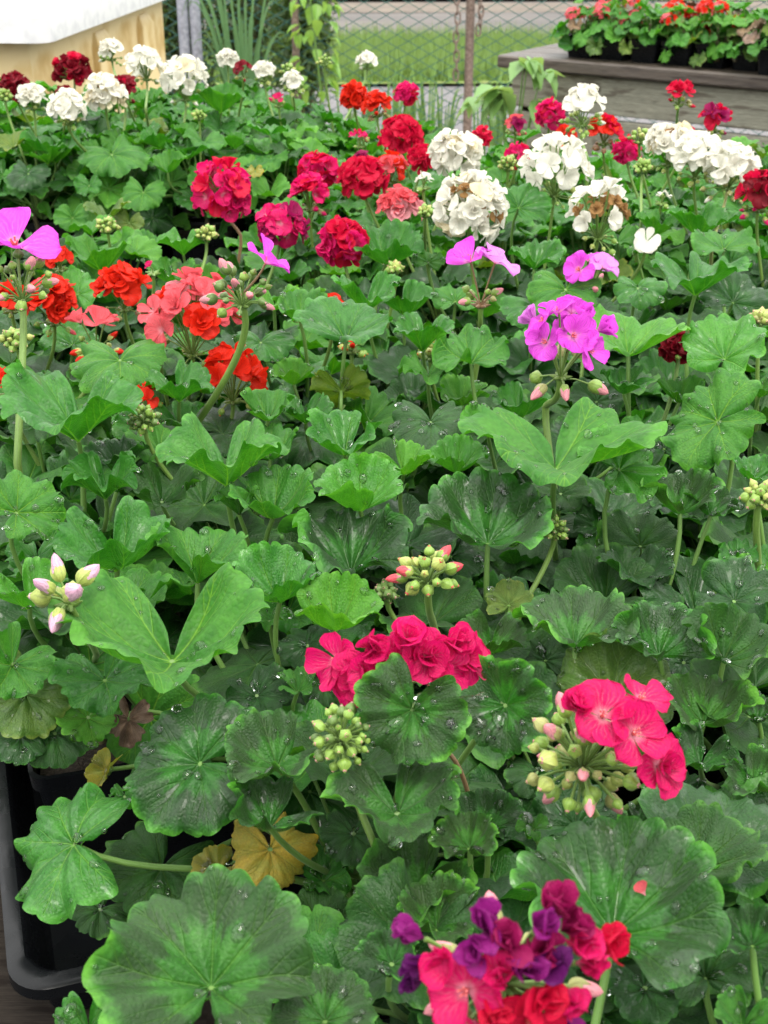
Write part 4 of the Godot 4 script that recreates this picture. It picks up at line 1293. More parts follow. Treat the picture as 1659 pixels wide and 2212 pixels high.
func build_far_things() -> void:
	bush("dense dark conifer hedge plant behind the wire fence", "shrub", Vector3(-0.43, 0, -7.3), Vector3(0.20, 0.75, 0.25), 5000, 0.05, lin(0.032, 0.065, 0.018), 3)
	bush("dark leafy shrub behind the wire fence by the grey posts", "shrub", Vector3(-1.15, 0, -7.5), Vector3(0.35, 0.75, 0.3), 4000, 0.055, lin(0.020, 0.042, 0.018), 5)
	bush("dim brownish shrub between the grey posts and the conifer", "shrub", Vector3(-0.78, 0, -7.7), Vector3(0.35, 0.8, 0.3), 4000, 0.055, lin(0.036, 0.048, 0.028), 6)
	bush("low green bush at the far side of the road", "shrub", Vector3(-1.0, 0, -19.5), Vector3(2.6, 0.55, 1.0), 5000, 0.16, lin(0.05, 0.12, 0.03), 8, "", "bush")
	bush("dark round hedge bush beyond the road", "shrub", Vector3(3.1, 0, -20.0), Vector3(1.3, 0.9, 0.9), 5000, 0.15, lin(0.03, 0.075, 0.03), 9, "", "bush")
	bush("small green shrub alone on the far lawn", "shrub", Vector3(1.55, 0, -18.2), Vector3(0.42, 0.32, 0.4), 1500, 0.10, lin(0.05, 0.13, 0.035), 10, "", "bush")
	# tall arching grass at the fence
	var gt := thing("tall_grass_clump", "tall arching bluish-green grass clump growing through the fence", "grass", at_dist(525.0, 150.0, 6.3) * Vector3(1, 0, 1))
	var gm := mat(lin(0.055, 0.135, 0.048), 0.5); gm.backlight_enabled = true; gm.backlight = Color(0.4, 0.5, 0.3)
	var r := RandomNumberGenerator.new(); r.seed = 17
	var wm := mat(lin(0.095, 0.185, 0.045), 0.55); wm.backlight_enabled = true; wm.backlight = Color(0.4, 0.5, 0.25)
	for k in 34:
		var a := r.randf() * TAU; var reach := r.randf_range(0.1, 0.34); var h := r.randf_range(0.65, 1.15)
		var p0 := Vector3(cos(a), 0, sin(a) * 0.3) * 0.05
		var p3 := Vector3(cos(a) * reach, h * r.randf_range(0.75, 0.95), sin(a) * reach * 0.4)
		part("blade", ribbon(bez(p0, Vector3(p0.x, h * 0.6, p0.z), Vector3(p3.x * 0.7, h * 1.08, p3.z * 0.7), p3, 10), 0.007), gm, gt)
	# rough clumps of weedy grass along the foot of the fence
	for c in 9:
		var base := at_dist([742.0, 778.0, 815.0, 850.0, 892.0, 925.0, 962.0, 1040.0, 1075.0][c], 150.0, [6.75, 7.1, 6.7, 7.4, 6.9, 7.2, 6.75, 6.8, 7.0][c]) * Vector3(1, 0, 1)
		var wc := thing("weed_clump", "rough clump of weedy grass beyond the foot of the wire fence", "grass", base, "weedy grass clumps along the fence")
		for k in 16:
			var a := r.randf() * TAU; var reach := r.randf_range(0.03, 0.13); var h := r.randf_range(0.16, 0.46)
			var p0 := Vector3(cos(a), 0, sin(a)) * 0.03
			var p3 := Vector3(cos(a) * reach, h * r.randf_range(0.8, 0.98), sin(a) * reach)
			part("blade", ribbon(bez(p0, Vector3(p0.x, h * 0.6, p0.z), Vector3(p3.x * 0.7, h * 1.05, p3.z * 0.7), p3, 7), 0.006), wm, wc)
	# a young climber with hanging leaves on the post
	var cl := thing("climbing_plant", "bright green climber with hanging pointed leaves on the rusty post", "plant", at_dist(683.0, 120.0, 6.4) * Vector3(1, 0, 1))
	var cm := mat(lin(0.12, 0.26, 0.035), 0.45); cm.backlight_enabled = true; cm.backlight = Color(0.6, 0.7, 0.3)
	part("vine", tube([Vector3(-0.02, 0, 0), Vector3(0.02, 0.4, 0.01), Vector3(-0.02, 0.8, 0), Vector3(0.0, 1.06, 0)], [0.005, 0.005, 0.004, 0.002], 6), M.stalk, cl)
	var pl := pointed_leaf()
	for k in 46:
		var y := r.randf_range(0.40, 0.90)
		var a := r.randf() * TAU
		var b := Basis(Vector3.UP, a) * Basis(Vector3.BACK, r.randf_range(-1.4, -0.2)) * Basis(Vector3.RIGHT, r.randf_range(-0.4, 0.4))
		var spread := 0.02 + 0.07 * (1.0 - absf(y - 0.75))
		part("leaf", pl, cm, cl, Transform3D(b.scaled(Vector3.ONE * r.randf_range(0.05, 0.085)), Vector3(cos(a) * spread, y, sin(a) * spread * 0.6)))

func ribbon(pts: Array, w: float) -> ArrayMesh:
	var v := PackedVector3Array(); var uv := PackedVector2Array(); var idx := PackedInt32Array()
	for k in pts.size():
		var d: Vector3 = (pts[mini(k + 1, pts.size() - 1)] - pts[maxi(k - 1, 0)]).normalized()
		var s := d.cross(Vector3(0.3, 0.2, 1)).normalized() * w * (1.0 - pow(float(k) / (pts.size() - 1), 2.0) * 0.92)
		var up := s.cross(d).normalized() * w * 0.4
		for q in [-1.0, 0.0, 1.0]:
			v.append(pts[k] + s * q - up * (1.0 - absf(q))); uv.append(Vector2(q, k))
	for k in pts.size() - 1:
		for q in 2:
			var a := k * 3 + q
			idx.append_array([a, a + 3, a + 1, a + 1, a + 3, a + 4])
	return smooth_grid(v, uv, idx)

func pointed_leaf() -> ArrayMesh:
	var v := PackedVector3Array(); var uv := PackedVector2Array(); var idx := PackedInt32Array()
	for i in 9:
		var s := i / 8.0
		var hw := 0.30 * sin(PI * pow(s, 0.7)) * (1.0 + 0.12 * (i % 2))
		for j in 5:
			var c := j / 2.0 - 1.0
			v.append(Vector3(s, -0.25 * s * s + 0.5 * hw * absf(c), c * maxf(hw, 0.004))); uv.append(Vector2(c, s))
	for i in 8:
		for j in 4:
			var a := i * 5 + j
			idx.append_array([a, a + 5, a + 1, a + 1, a + 5, a + 6])
	return smooth_grid(v, uv, idx)

func build_plank_bench() -> void:
	var wood := mat(lin(0.34, 0.335, 0.27), 0.7, tex.timber)
	wood.uv1_scale = Vector3(1.2, 3.0, 1); wood.heightmap_enabled = true; wood.heightmap_texture = tex.timber_relief; wood.heightmap_scale = 0.25
	var board := mat(lin(0.11, 0.085, 0.07), 0.5, tex.timber)
	board.uv1_scale = Vector3(1.0, 3.5, 1); board.heightmap_enabled = true; board.heightmap_texture = tex.timber_relief; board.heightmap_scale = 0.25
	var pA := at(1075.0, 121.0, 0.75); var pB := at(1659.0, 168.0, 0.75)
	var dirv := (pB - pA).normalized()
	var ang := atan2(-dirv.z, dirv.x)
	var t := thing("plank_bench", "weathered grey plank bench with a dark wet top board", "bench", Vector3(pA.x, 0, pA.z))
	t.rotation.y = ang
	# local: x along the front to the right, -z away
	for k in 5:
		part("plank", plank(Vector3(2.4, 0.124, 0.035), 0.004, 0.002, 10 + k), wood, t, Transform3D(Basis.IDENTITY, Vector3(1.24, 0.641 - 0.142 * k, -0.06)))
	part("corner_post", plank(Vector3(0.70, 0.09, 0.09), 0.005, 0.001, 2), M.dark_timber, t, Transform3D(Basis(Vector3.BACK, PI / 2), Vector3(0.10, 0.351, -0.126)))
	for k in 3:
		part("top_board", plank(Vector3(2.5, 0.042, 0.148), 0.006, 0.003, 30 + k), board, t, Transform3D(Basis.IDENTITY, Vector3(1.25, 0.7315, -0.075 - 0.152 * k)))
	part("back_board", plank(Vector3(0.42, 0.04, 0.12), 0.006, 0.003, 41), board, t, Transform3D(Basis(Vector3.UP, 0.12), Vector3(0.30, 0.774, -0.40)))
	for k in 2:
		part("side_plank", plank(Vector3(0.36, 0.172, 0.035), 0.004, 0.002, 20 + k), wood, t, Transform3D(Basis(Vector3.UP, PI / 2), Vector3(0.035, 0.62 - 0.18 * k, -0.36)))
	# pots and plants upon it
	var pot := pot_mesh(0.056, 0.075)
	var tall_pot := pot_mesh(0.056, 0.105)
	var soil := soil_mesh(0.050)
	var spots := []
	var kinds := ["coral", "coral", "none", "scarlet", "scarlet", "none", "scarlet", "rose", "rose", "rose"]
	for k in 10:
		spots.append([0.27 + 0.12 * k, -0.135, kinds[k]])
		spots.append([0.33 + 0.12 * k, -0.26, kinds[(k + 1) % 10]])
	spots.remove_at(12)
	for s in spots:
		var p: Vector3 = t.transform * Vector3(s[0], 0.753, s[1])
		bench_plant(p, s[2], pot, soil, ang)
	var p2: Vector3 = t.transform * Vector3(0.98, 0.753, -0.065)
	bench_plant(p2, "front", tall_pot, soil, ang, 0.03)

func bench_plant(p: Vector3, col: String, pot: Mesh, soil: Mesh, ang: float, up := 0.0) -> void:
	var names := {"coral": "coral pink", "scarlet": "orange-red", "rose": "rose pink", "none": "no", "front": "no"}
	var lab := "potted geranium with %s flowers in the crowd upon the plank bench" % names[col]
	if col == "front": lab = "geranium in a black pot standing at the front edge of the plank bench"
	var t := thing("bench_geranium", lab, "geranium", p, "" if col == "front" else names[col] + " flowered geraniums upon the plank bench")
	var tb := Basis(Vector3.UP, ang)
	part("pot", pot, M.plastic, t, Transform3D(tb, Vector3.ZERO))
	part("soil", soil, M.soil, t, Transform3D(tb, Vector3(0, 0.062 + up, 0)))
	part("stem", tube([Vector3(0, 0.05, 0), Vector3(0, 0.12 + up, 0)], [0.005, 0.004], 6), M.old_stem, t)
	for k in 26:
		var f := (k + rng.randf()) / 26.0
		var a := k * 2.39996
		var out := lerpf(0.10, 0.02, f * f) * rng.randf_range(0.8, 1.2)
		var o := Vector3(cos(a) * out, 0.04 + up + 0.12 * f + rng.randf_range(-0.02, 0.02), sin(a) * out)
		var deg := rad_to_deg(atan2(o.x, o.z))
		var bs := leaf_basis(deg, lerpf(60, 15, f), deg)
		var o3 := part("leaf", low_leaves[rng.randi() % 14].mesh, null, t, Transform3D(bs.scaled(Vector3.ONE * rng.randf_range(0.030, 0.046)), o))
		var roll := rng.randf()
		dress(o3, "young" if roll < 0.5 else "plain" if roll < 0.8 else "olive" if roll < 0.95 else "dry", rng.randi())
		var to := Vector3(0, 0.06 + up + 0.05 * f, 0)
		var inv := o3.transform.affine_inverse()
		part("leaf_stalk", tube([inv * o, inv * (o.lerp(to, 0.5) - Vector3(0, 0.01, 0)), inv * to], [0.04, 0.04, 0.04], 5), M.stalk, o3)
	if col in ["none", "front"]: return
	for k in 3:
		var a := k * 2.1 + rng.randf()
		var c := Vector3(cos(a) * 0.06, rng.randf_range(0.115, 0.20), sin(a) * 0.06)
		var head := Node3D.new(); head.name = "flower_head"
		t.add_child(head, true); head.position = c
		var n := 9
		for i in n:
			var ct := lerpf(1.0, -0.2, (i + 0.5) / n); var st := sqrt(1.0 - ct * ct)
			var d := Vector3(st * cos(i * 2.4), ct, st * sin(i * 2.4))
			var m: Material = M[col] if rng.randf() < 0.75 else M[{"coral": "scarlet", "scarlet": "coral", "rose": "cherry"}[col]]
			part("floret", florets["single%d" % (i % 4)], m, head, Transform3D(facing(d, rng.randf() * 6).scaled(Vector3.ONE * 0.015), d * 0.022))
		part("stalk", tube([Vector3(0, 0.012, 0), Vector3(0, -0.08, 0), Vector3(-c.x, 0.08 - c.y, -c.z)], [0.0018, 0.0019, 0.002], 6), M.flower_stalk, head)

func build_weeds() -> void:
	# a young weed with fans of pointed leaflets beside the corner of the plank bench
	var base := at_dist(1112.0, 215.0, 4.55) * Vector3(1, 0, 1)
	var t := thing("weed_plant", "pale green weed with fanned pointed leaflets at the bench corner", "plant", base)
	var m := mat(lin(0.09, 0.19, 0.045), 0.5); m.backlight_enabled = true; m.backlight = Color(0.5, 0.6, 0.3)
	var pl := pointed_leaf()
	var r := RandomNumberGenerator.new(); r.seed = 23
	for k in 9:
		var a := r.randf() * TAU
		var e := Vector3(cos(a) * r.randf_range(0.04, 0.15), r.randf_range(0.52, 0.80), sin(a) * 0.08)
		part("stem", tube(bez(Vector3(cos(a) * 0.01, 0, sin(a) * 0.01), Vector3(0, 0.25, 0), e * Vector3(0.6, 0.95, 0.6), e, 6), [0.004, 0.004, 0.004, 0.0035, 0.003, 0.0025, 0.002], 5), M.stalk, t)
		for j in 5:
			var b := Basis(Vector3.UP, a + (j - 2) * 0.75) * Basis(Vector3.BACK, r.randf_range(-0.9, 0.1))
			part("leaflet", pl, m, t, Transform3D(b.scaled(Vector3.ONE * r.randf_range(0.07, 0.11)), e))

# ------------------------------------------------------------------ which leaf and which flower stands where
# leaves: x, y, w, height, tilt towards, tilt, tip towards, form, kind, options
func leaf_list() -> Array:
	return [
		# lowest rows
		[440, 2061, 430, 0.825, 0, 12, 180, "flat", "zoned", {"el0": 24.0, "el1": 26.0, "sinus": 9.0, "curl": 1.0, "ruffle": 0.40, "waves": 3.0}],
		[148, 1836, 245, 0.74, -60, 28, -105, "dome", "plain", {"ruffle": 0.4}],
		[340, 1880, 235, 0.70, 10, 25, -20, "dome", "faint"],
		[420, 1650, 262, 0.80, -10, 30, -80, "dome", "zoned", {"el1": -12.0, "curl": 0.6}],
		[600, 1610, 205, 0.83, -30, 38, -70, "bowl", "zoned", {"el1": 55.0}],
		[597, 1735, 185, 0.81, 0, 12, -60, "bowl", "zoned", {"lean": 0.3}],
		[590, 1850, 170, 0.745, 15, 42, 15, "dome", "yellow", {"el1": -50.0, "ruffle": 0.5, "fold": -0.5}],
		[468, 1868, 100, 0.72, 0, 20, -60, "fold", "yellow"],
		[845, 1715, 275, 0.83, 0, 22, 15, "bowl", "zoned", {"el0": 20.0, "el1": 46.0}],
		[700, 1880, 115, 0.73, 0, 15, 180, "frill", "plain"],
		[690, 1990, 165, 0.72, 0, 30, 160, "flat", "faint"],
		[778, 2000, 95, 0.76, -70, 60, 0, "bowl", "zoned"],
		[700, 2170, 210, 0.80, 0, 20, 180, "cup", "zoned", {"el1": 20.0}],
		[185, 2192, 130, 0.75, -30, 30, 180, "cup", "plain"],
		[215, 1975, 120, 0.62, 0, 10, -40, "dome", "faint"],
		[60, 1500, 165, 0.77, 10, 42, -10, "dome", "olive", {"el1": -20.0}],
		[120, 1592, 150, 0.735, 10, 26, -20, "dome", "faint"],
		[40, 1600, 110, 0.74, 20, 24, 20, "dome", "faint"],
		[190, 1545, 120, 0.75, 30, 35, -20, "flat", "young"],
		[225, 1665, 70, 0.73, -20, 35, -30, "roll", "yellow"],
		[285, 1560, 85, 0.74, 20, 60, 10, "roll", "dry", {"ruffle": 0.9}],
		[268, 1715, 60, 0.73, 40, 30, 10, "frill", "plain"],
		# the big cup and its neighbours
		[345, 1345, 420, 0.855, 0, 8, 0, "cup", "plain", {"el0": 16.0, "el1": 52.0, "ruffle": 0.34, "waves": 2.0, "sinus": 14.0, "drops": 60}],
		[225, 1462, 205, 0.79, 10, 15, 20, "flat", "plain", {"ruffle": 0.5, "drops": 50}],
		[45, 1425, 130, 0.80, 60, 45, 0, "fold", "plain"],
		[62, 1258, 150, 0.83, 0, 10, 170, "cup", "young"],
		[38, 1090, 175, 0.86, 50, 34, 150, "flat", "plain", {"drops": 60}],
		[250, 1150, 218, 0.86, 5, 22, -160, "cup", "plain"],
		[430, 1195, 190, 0.84, -150, 22, 160, "funnel", "plain", {"lean": 0.4, "leandir": 180.0}],
		[598, 1235, 175, 0.845, -30, 26, 120, "cup", "plain", {"drops": 50}],
		[735, 1300, 170, 0.84, 40, 24, 170, "cup", "young"],
		[745, 1165, 262, 0.83, 0, 18, 200, "vee", "zoned", {"drops": 80, "ruffle": 0.6}],
		[592, 1060, 165, 0.855, 10, 24, -150, "cup", "plain"],
		[775, 1040, 172, 0.855, 0, 26, 180, "cup", "young"],
		[355, 1045, 160, 0.83, 15, 35, 170, "bowl", "faint"],
		[222, 1025, 150, 0.84, 180, 20, 0, "funnel", "plain", {"ruffle": 0.5}],
		[125, 1140, 130, 0.79, 20, 38, 160, "flat", "faint"],
		[80, 1185, 120, 0.80, -20, 20, 0, "frill", "plain"],
		[508, 1080, 90, 0.85, 40, 30, 180, "funnel", "plain"],
		[665, 1400, 115, 0.80, 0, 30, 20, "dome", "faint"],
		[640, 1470, 75, 0.79, -20, 25, 100, "vee", "plain"],
		[580, 1332, 85, 0.80, 0, 12, 180, "frill", "young"],
		[500, 1290, 120, 0.79, 0, 25, 180, "flat", "faint"],
		[560, 1490, 130, 0.775, 0, 20, 30, "flat", "faint"],
		[700, 1490, 90, 0.77, 20, 30, 10, "dome", "faint"],
		# right of the middle
		[1045, 1095, 262, 0.85, -15, 24, 170, "bowl", "zoned", {"el0": 20.0, "el1": 50.0, "drops": 70}],
		[1215, 950, 400, 0.89, 175, 6, 0, "vee", "plain", {"el0": 24.0, "el1": 30.0, "ruffle": 0.36, "waves": 3.0, "sinus": 6.0, "drops": 50}],
		[1340, 1000, 170, 0.87, 30, 22, 120, "flat", "young", {"drops": 50}],
		[1470, 1060, 165, 0.85, -10, 24, 190, "cup", "zoned", {"el0": 28.0}],
		[1535, 1075, 110, 0.84, 40, 20, 140, "bowl", "zoned"],
		[1375, 1165, 165, 0.79, -10, 26, 180, "flat", "faint"],
		[1372, 1222, 150, 0.79, 0, 14, 0, "vee", "faint"],
		[1240, 1335, 240, 0.825, 0, 18, 180, "funnel", "zoned", {"el0": 30.0, "el1": 40.0, "waves": 2.0, "ruffle": 0.42, "drops": 50}],
		[1425, 1362, 188, 0.825, -10, 26, 195, "bowl", "zoned", {"el0": 22.0}],
		[1578, 1378, 182, 0.83, 20, 24, 150, "bowl", "faint", {"drops": 40}],
		[1590, 1282, 168, 0.83, -20, 18, 60, "flat", "faint"],
		[890, 1530, 225, 0.872, -8, 58, -15, "flat", "zoned", {"drops": 60, "el0": 30.0, "el1": 14.0}],
		[1080, 1525, 190, 0.872, -30, 60, 25, "flat", "zoned", {"fold": 0.4, "drops": 60, "el0": 26.0}],
		[1530, 1512, 186, 0.80, 0, 20, 170, "cup", "zoned", {"el0": 20.0}],
		[1515, 1612, 146, 0.79, 0, 20, 180, "bowl", "zoned"],
		[1630, 1660, 120, 0.79, -30, 40, 150, "bowl", "zoned"],
		[1640, 1530, 80, 0.79, -20, 20, 180, "cup", "zoned"],
		[1060, 1365, 140, 0.80, 0, 25, 170, "cup", "zoned"],
		[1330, 1490, 235, 0.785, 0, 30, 170, "flat", "olive"],
		[1100, 1300, 95, 0.79, 0, 25, 160, "flat", "olive"],
		[975, 1205, 130, 0.79, 10, 24, 20, "dome", "faint"],
		[1622, 1232, 95, 0.83, 0, 15, 180, "frill", "young"],
		[1592, 1190, 80, 0.82, 0, 20, 180, "frill", "plain"],
		[1180, 1420, 110, 0.77, 0, 20, 180, "flat", "faint"],
		[1480, 1440, 120, 0.77, 0, 20, 20, "dome", "faint"],
		# lower right
		[1000, 1800, 135, 0.82, -60, 48, 170, "bowl", "zoned"],
		[1058, 1757, 150, 0.80, 20, 30, 150, "bowl", "zoned"],
		[895, 1885, 235, 0.79, -10, 20, -60, "bowl", "zoned", {"lean": 0.35, "leandir": 180.0}],
		[1325, 1925, 405, 0.845, 10, 16, 165, "bowl", "zoned", {"el0": 22.0, "el1": 46.0, "ruffle": 0.40, "waves": 2.0, "drops": 60, "petal": [1400, 1930]}],
		[1520, 1818, 230, 0.82, 0, 22, 170, "funnel", "faint", {"el0": 26.0, "el1": 34.0, "ruffle": 0.42}],
		[1622, 2005, 150, 0.84, -65, 38, 170, "bowl", "zoned", {"el0": 24.0}],
		[1530, 2075, 185, 0.80, 0, 24, 180, "frill", "faint", {"ruffle": 0.5}],
		[1395, 2130, 160, 0.79, 0, 20, 20, "flat", "faint"],
		[945, 1955, 160, 0.80, 0, 20, 180, "cup", "zoned"],
		[835, 2055, 125, 0.81, -50, 36, 180, "bowl", "zoned"],
		[1605, 2185, 120, 0.80, 0, 20, 180, "cup", "plain"],
		[1380, 1772, 85, 0.80, 0, 20, 180, "frill", "zoned"],
		[1152, 1785, 70, 0.80, 0, 20, 180, "frill", "plain"],
		[1250, 1760, 190, 0.77, 0, 20, 180, "flat", "faint"],
		[1160, 1680, 130, 0.76, 0, 22, 10, "dome", "faint"],
		[1455, 1700, 130, 0.75, 0, 22, 180, "flat", "faint"],
		[1240, 2150, 150, 0.76, 0, 22, 180, "flat", "faint"],
		[960, 2150, 150, 0.77, 0, 22, 180, "flat", "faint"],
		[760, 1810, 130, 0.76, 0, 24, 0, "dome", "faint"],
		# second band, left
		[165, 865, 262, 0.885, 190, 10, 0, "funnel", "plain", {"el0": 42.0, "el1": 42.0, "ruffle": 0.36}],
		[252, 788, 185, 0.86, 0, 16, 10, "dome", "plain"],
		[385, 820, 142, 0.86, 20, 22, 30, "vee", "plain"],
		[480, 968, 255, 0.88, 178, 16, 10, "vee", "plain", {"el0": 40.0, "el1": 44.0, "ruffle": 0.38}],
		[250, 985, 125, 0.83, 20, 34, 180, "funnel", "faint"],
		[345, 950, 130, 0.83, 10, 25, 170, "frill", "plain"],
		[735, 692, 205, 0.90, 175, 10, 160, "funnel", "plain", {"el0": 34.0, "el1": 20.0}],
		[652, 655, 115, 0.88, 0, 26, 180, "cup", "plain"],
		[792, 622, 135, 0.88, 0, 14, 180, "cup", "plain"],
		[735, 835, 118, 0.83, 185, 62, 180, "flat", "olive"],
		[570, 747, 125, 0.84, 0, 14, 0, "dome", "plain"],
		[578, 872, 105, 0.84, 0, 22, 180, "cup", "plain"],
		[745, 930, 148, 0.86, 10, 24, 160, "cup", "plain"],
		[215, 535, 145, 0.84, 180, 12, 0, "cup", "plain"],
		[395, 518, 102, 0.86, 180, 14, 0, "vee", "young"],
		[372, 582, 92, 0.83, 30, 34, 170, "bowl", "plain"],
		[165, 622, 118, 0.82, 0, 22, 180, "flat", "young"],
		[592, 640, 95, 0.84, 0, 18, 0, "cup", "young"],
		[840, 518, 132, 0.88, 20, 30, 170, "bowl", "plain"],
		[78, 905, 110, 0.82, 0, 24, 170, "flat", "faint"],
		[388, 892, 95, 0.82, 0, 24, 180, "cup", "plain"],
		[632, 800, 85, 0.83, 0, 14, 180, "cup", "young"],
		[660, 880, 110, 0.82, 0, 26, 0, "vee", "plain"],
		[580, 950, 120, 0.82, 0, 24, 180, "cup", "plain"],
		[150, 730, 120, 0.80, 0, 20, 180, "flat", "plain"],
		[460, 590, 80, 0.81, 0, 20, 180, "cup", "young"],
		[290, 905, 90, 0.82, 0, 20, 160, "frill", "plain"],
		# second band, right
		[1365, 712, 212, 0.895, 5, 8, 180, "cup", "young", {"el0": 26.0, "el1": 40.0, "ruffle": 0.32}],
		[1572, 748, 180, 0.89, -40, 20, 150, "fold", "young", {"fold": 0.7}],
		[1535, 905, 195, 0.86, -60, 40, -90, "flat", "plain", {"el1": -6.0, "drops": 70}],
		[1510, 582, 182, 0.90, 180, 16, 20, "vee", "plain", {"el0": 36.0, "el1": 38.0}],
		[1562, 522, 135, 0.88, 0, 10, 180, "flat", "plain"],
		[1590, 645, 145, 0.85, 10, 34, 160, "flat", "faint"],
		[1220, 637, 148, 0.88, 10, 34, 10, "dome", "plain"],
		[1150, 672, 125, 0.86, 0, 16, 0, "dome", "plain"],
		[1015, 752, 150, 0.88, 10, 20, 190, "frill", "plain", {"el0": 36.0}],
		[915, 712, 120, 0.88, 180, 8, 160, "funnel", "plain"],
		[930, 795, 125, 0.86, 0, 14, 0, "frill", "plain"],
		[1355, 818, 100, 0.85, 10, 26, 200, "cup", "plain"],
		[1375, 927, 88, 0.82, 0, 24, 180, "frill", "plain"],
		[1055, 905, 115, 0.86, 0, 12, 180, "cup", "young"],
		[875, 985, 120, 0.86, 0, 16, 180, "cup", "young"],
		[990, 978, 120, 0.855, 10, 24, 170, "cup", "young"],
		[930, 920, 155, 0.84, 0, 20, 0, "dome", "faint", {"drops": 60}],
		[1160, 545, 112, 0.87, -10, 18, 190, "vee", "plain"],
		[925, 562, 65, 0.85, 0, 24, 180, "flat", "plain"],
		[1130, 440, 115, 0.90, 30, 36, 170, "flat", "plain"],
		[1420, 475, 92, 0.87, 0, 20, 180, "cup", "plain"],
		[1510, 468, 125, 0.88, 0, 18, 0, "cup", "plain"],
		[1375, 538, 50, 0.85, 0, 20, 180, "frill", "plain"],
		[880, 638, 115, 0.86, 10, 22, 200, "cup", "plain"],
		[985, 642, 95, 0.86, 0, 22, 180, "flat", "plain"],
		[1385, 632, 105, 0.85, 0, 26, 0, "dome", "plain"],
		[1470, 840, 90, 0.83, 0, 20, 180, "cup", "plain"],
		[1130, 860, 120, 0.82, 0, 22, 180, "cup", "plain"],
		[1290, 860, 110, 0.81, 0, 22, 180, "flat", "faint"],
		[1630, 1010, 90, 0.86, 0, 18, 180, "cup", "plain"],
		[1640, 830, 80, 0.86, 0, 18, 180, "cup", "plain"],
		[1440, 960, 110, 0.79, 0, 24, 180, "flat", "faint"],
		[1000, 840, 90, 0.82, 0, 20, 180, "cup", "young"],
		[1300, 1130, 110, 0.78, 0, 24, 180, "flat", "faint"],
		[1210, 1060, 120, 0.80, 0, 22, 20, "flat", "faint"],
		# front of the raised bench
		[115, 305, 125, 0.875, 10, 20, 0, "cup", "plain"],
		[245, 335, 140, 0.865, 10, 24, 20, "dome", "plain"],
		[350, 292, 80, 0.885, 0, 18, 180, "bowl", "plain"],
		[362, 345, 75, 0.865, 0, 16, 180, "bowl", "plain"],
		[505, 300, 52, 0.875, 0, 16, 180, "cup", "young"],
		[480, 205, 95, 0.935, 0, 24, 170, "cup", "plain"],
		[190, 400, 55, 0.825, 0, 40, 0, "flat", "plain"],
		[155, 470, 72, 0.795, 0, 46, 0, "flat", "plain"],
		[232, 455, 92, 0.805, 0, 20, 0, "vee", "olive"],
		[278, 480, 60, 0.785, 10, 52, 0, "flat", "olive"],
		[552, 370, 36, 0.845, 0, 40, 0, "flat", "yellow"],
		[310, 420, 90, 0.815, 0, 34, 0, "dome", "plain"],
		[60, 380, 90, 0.835, 0, 34, 0, "dome", "faint"],
	]

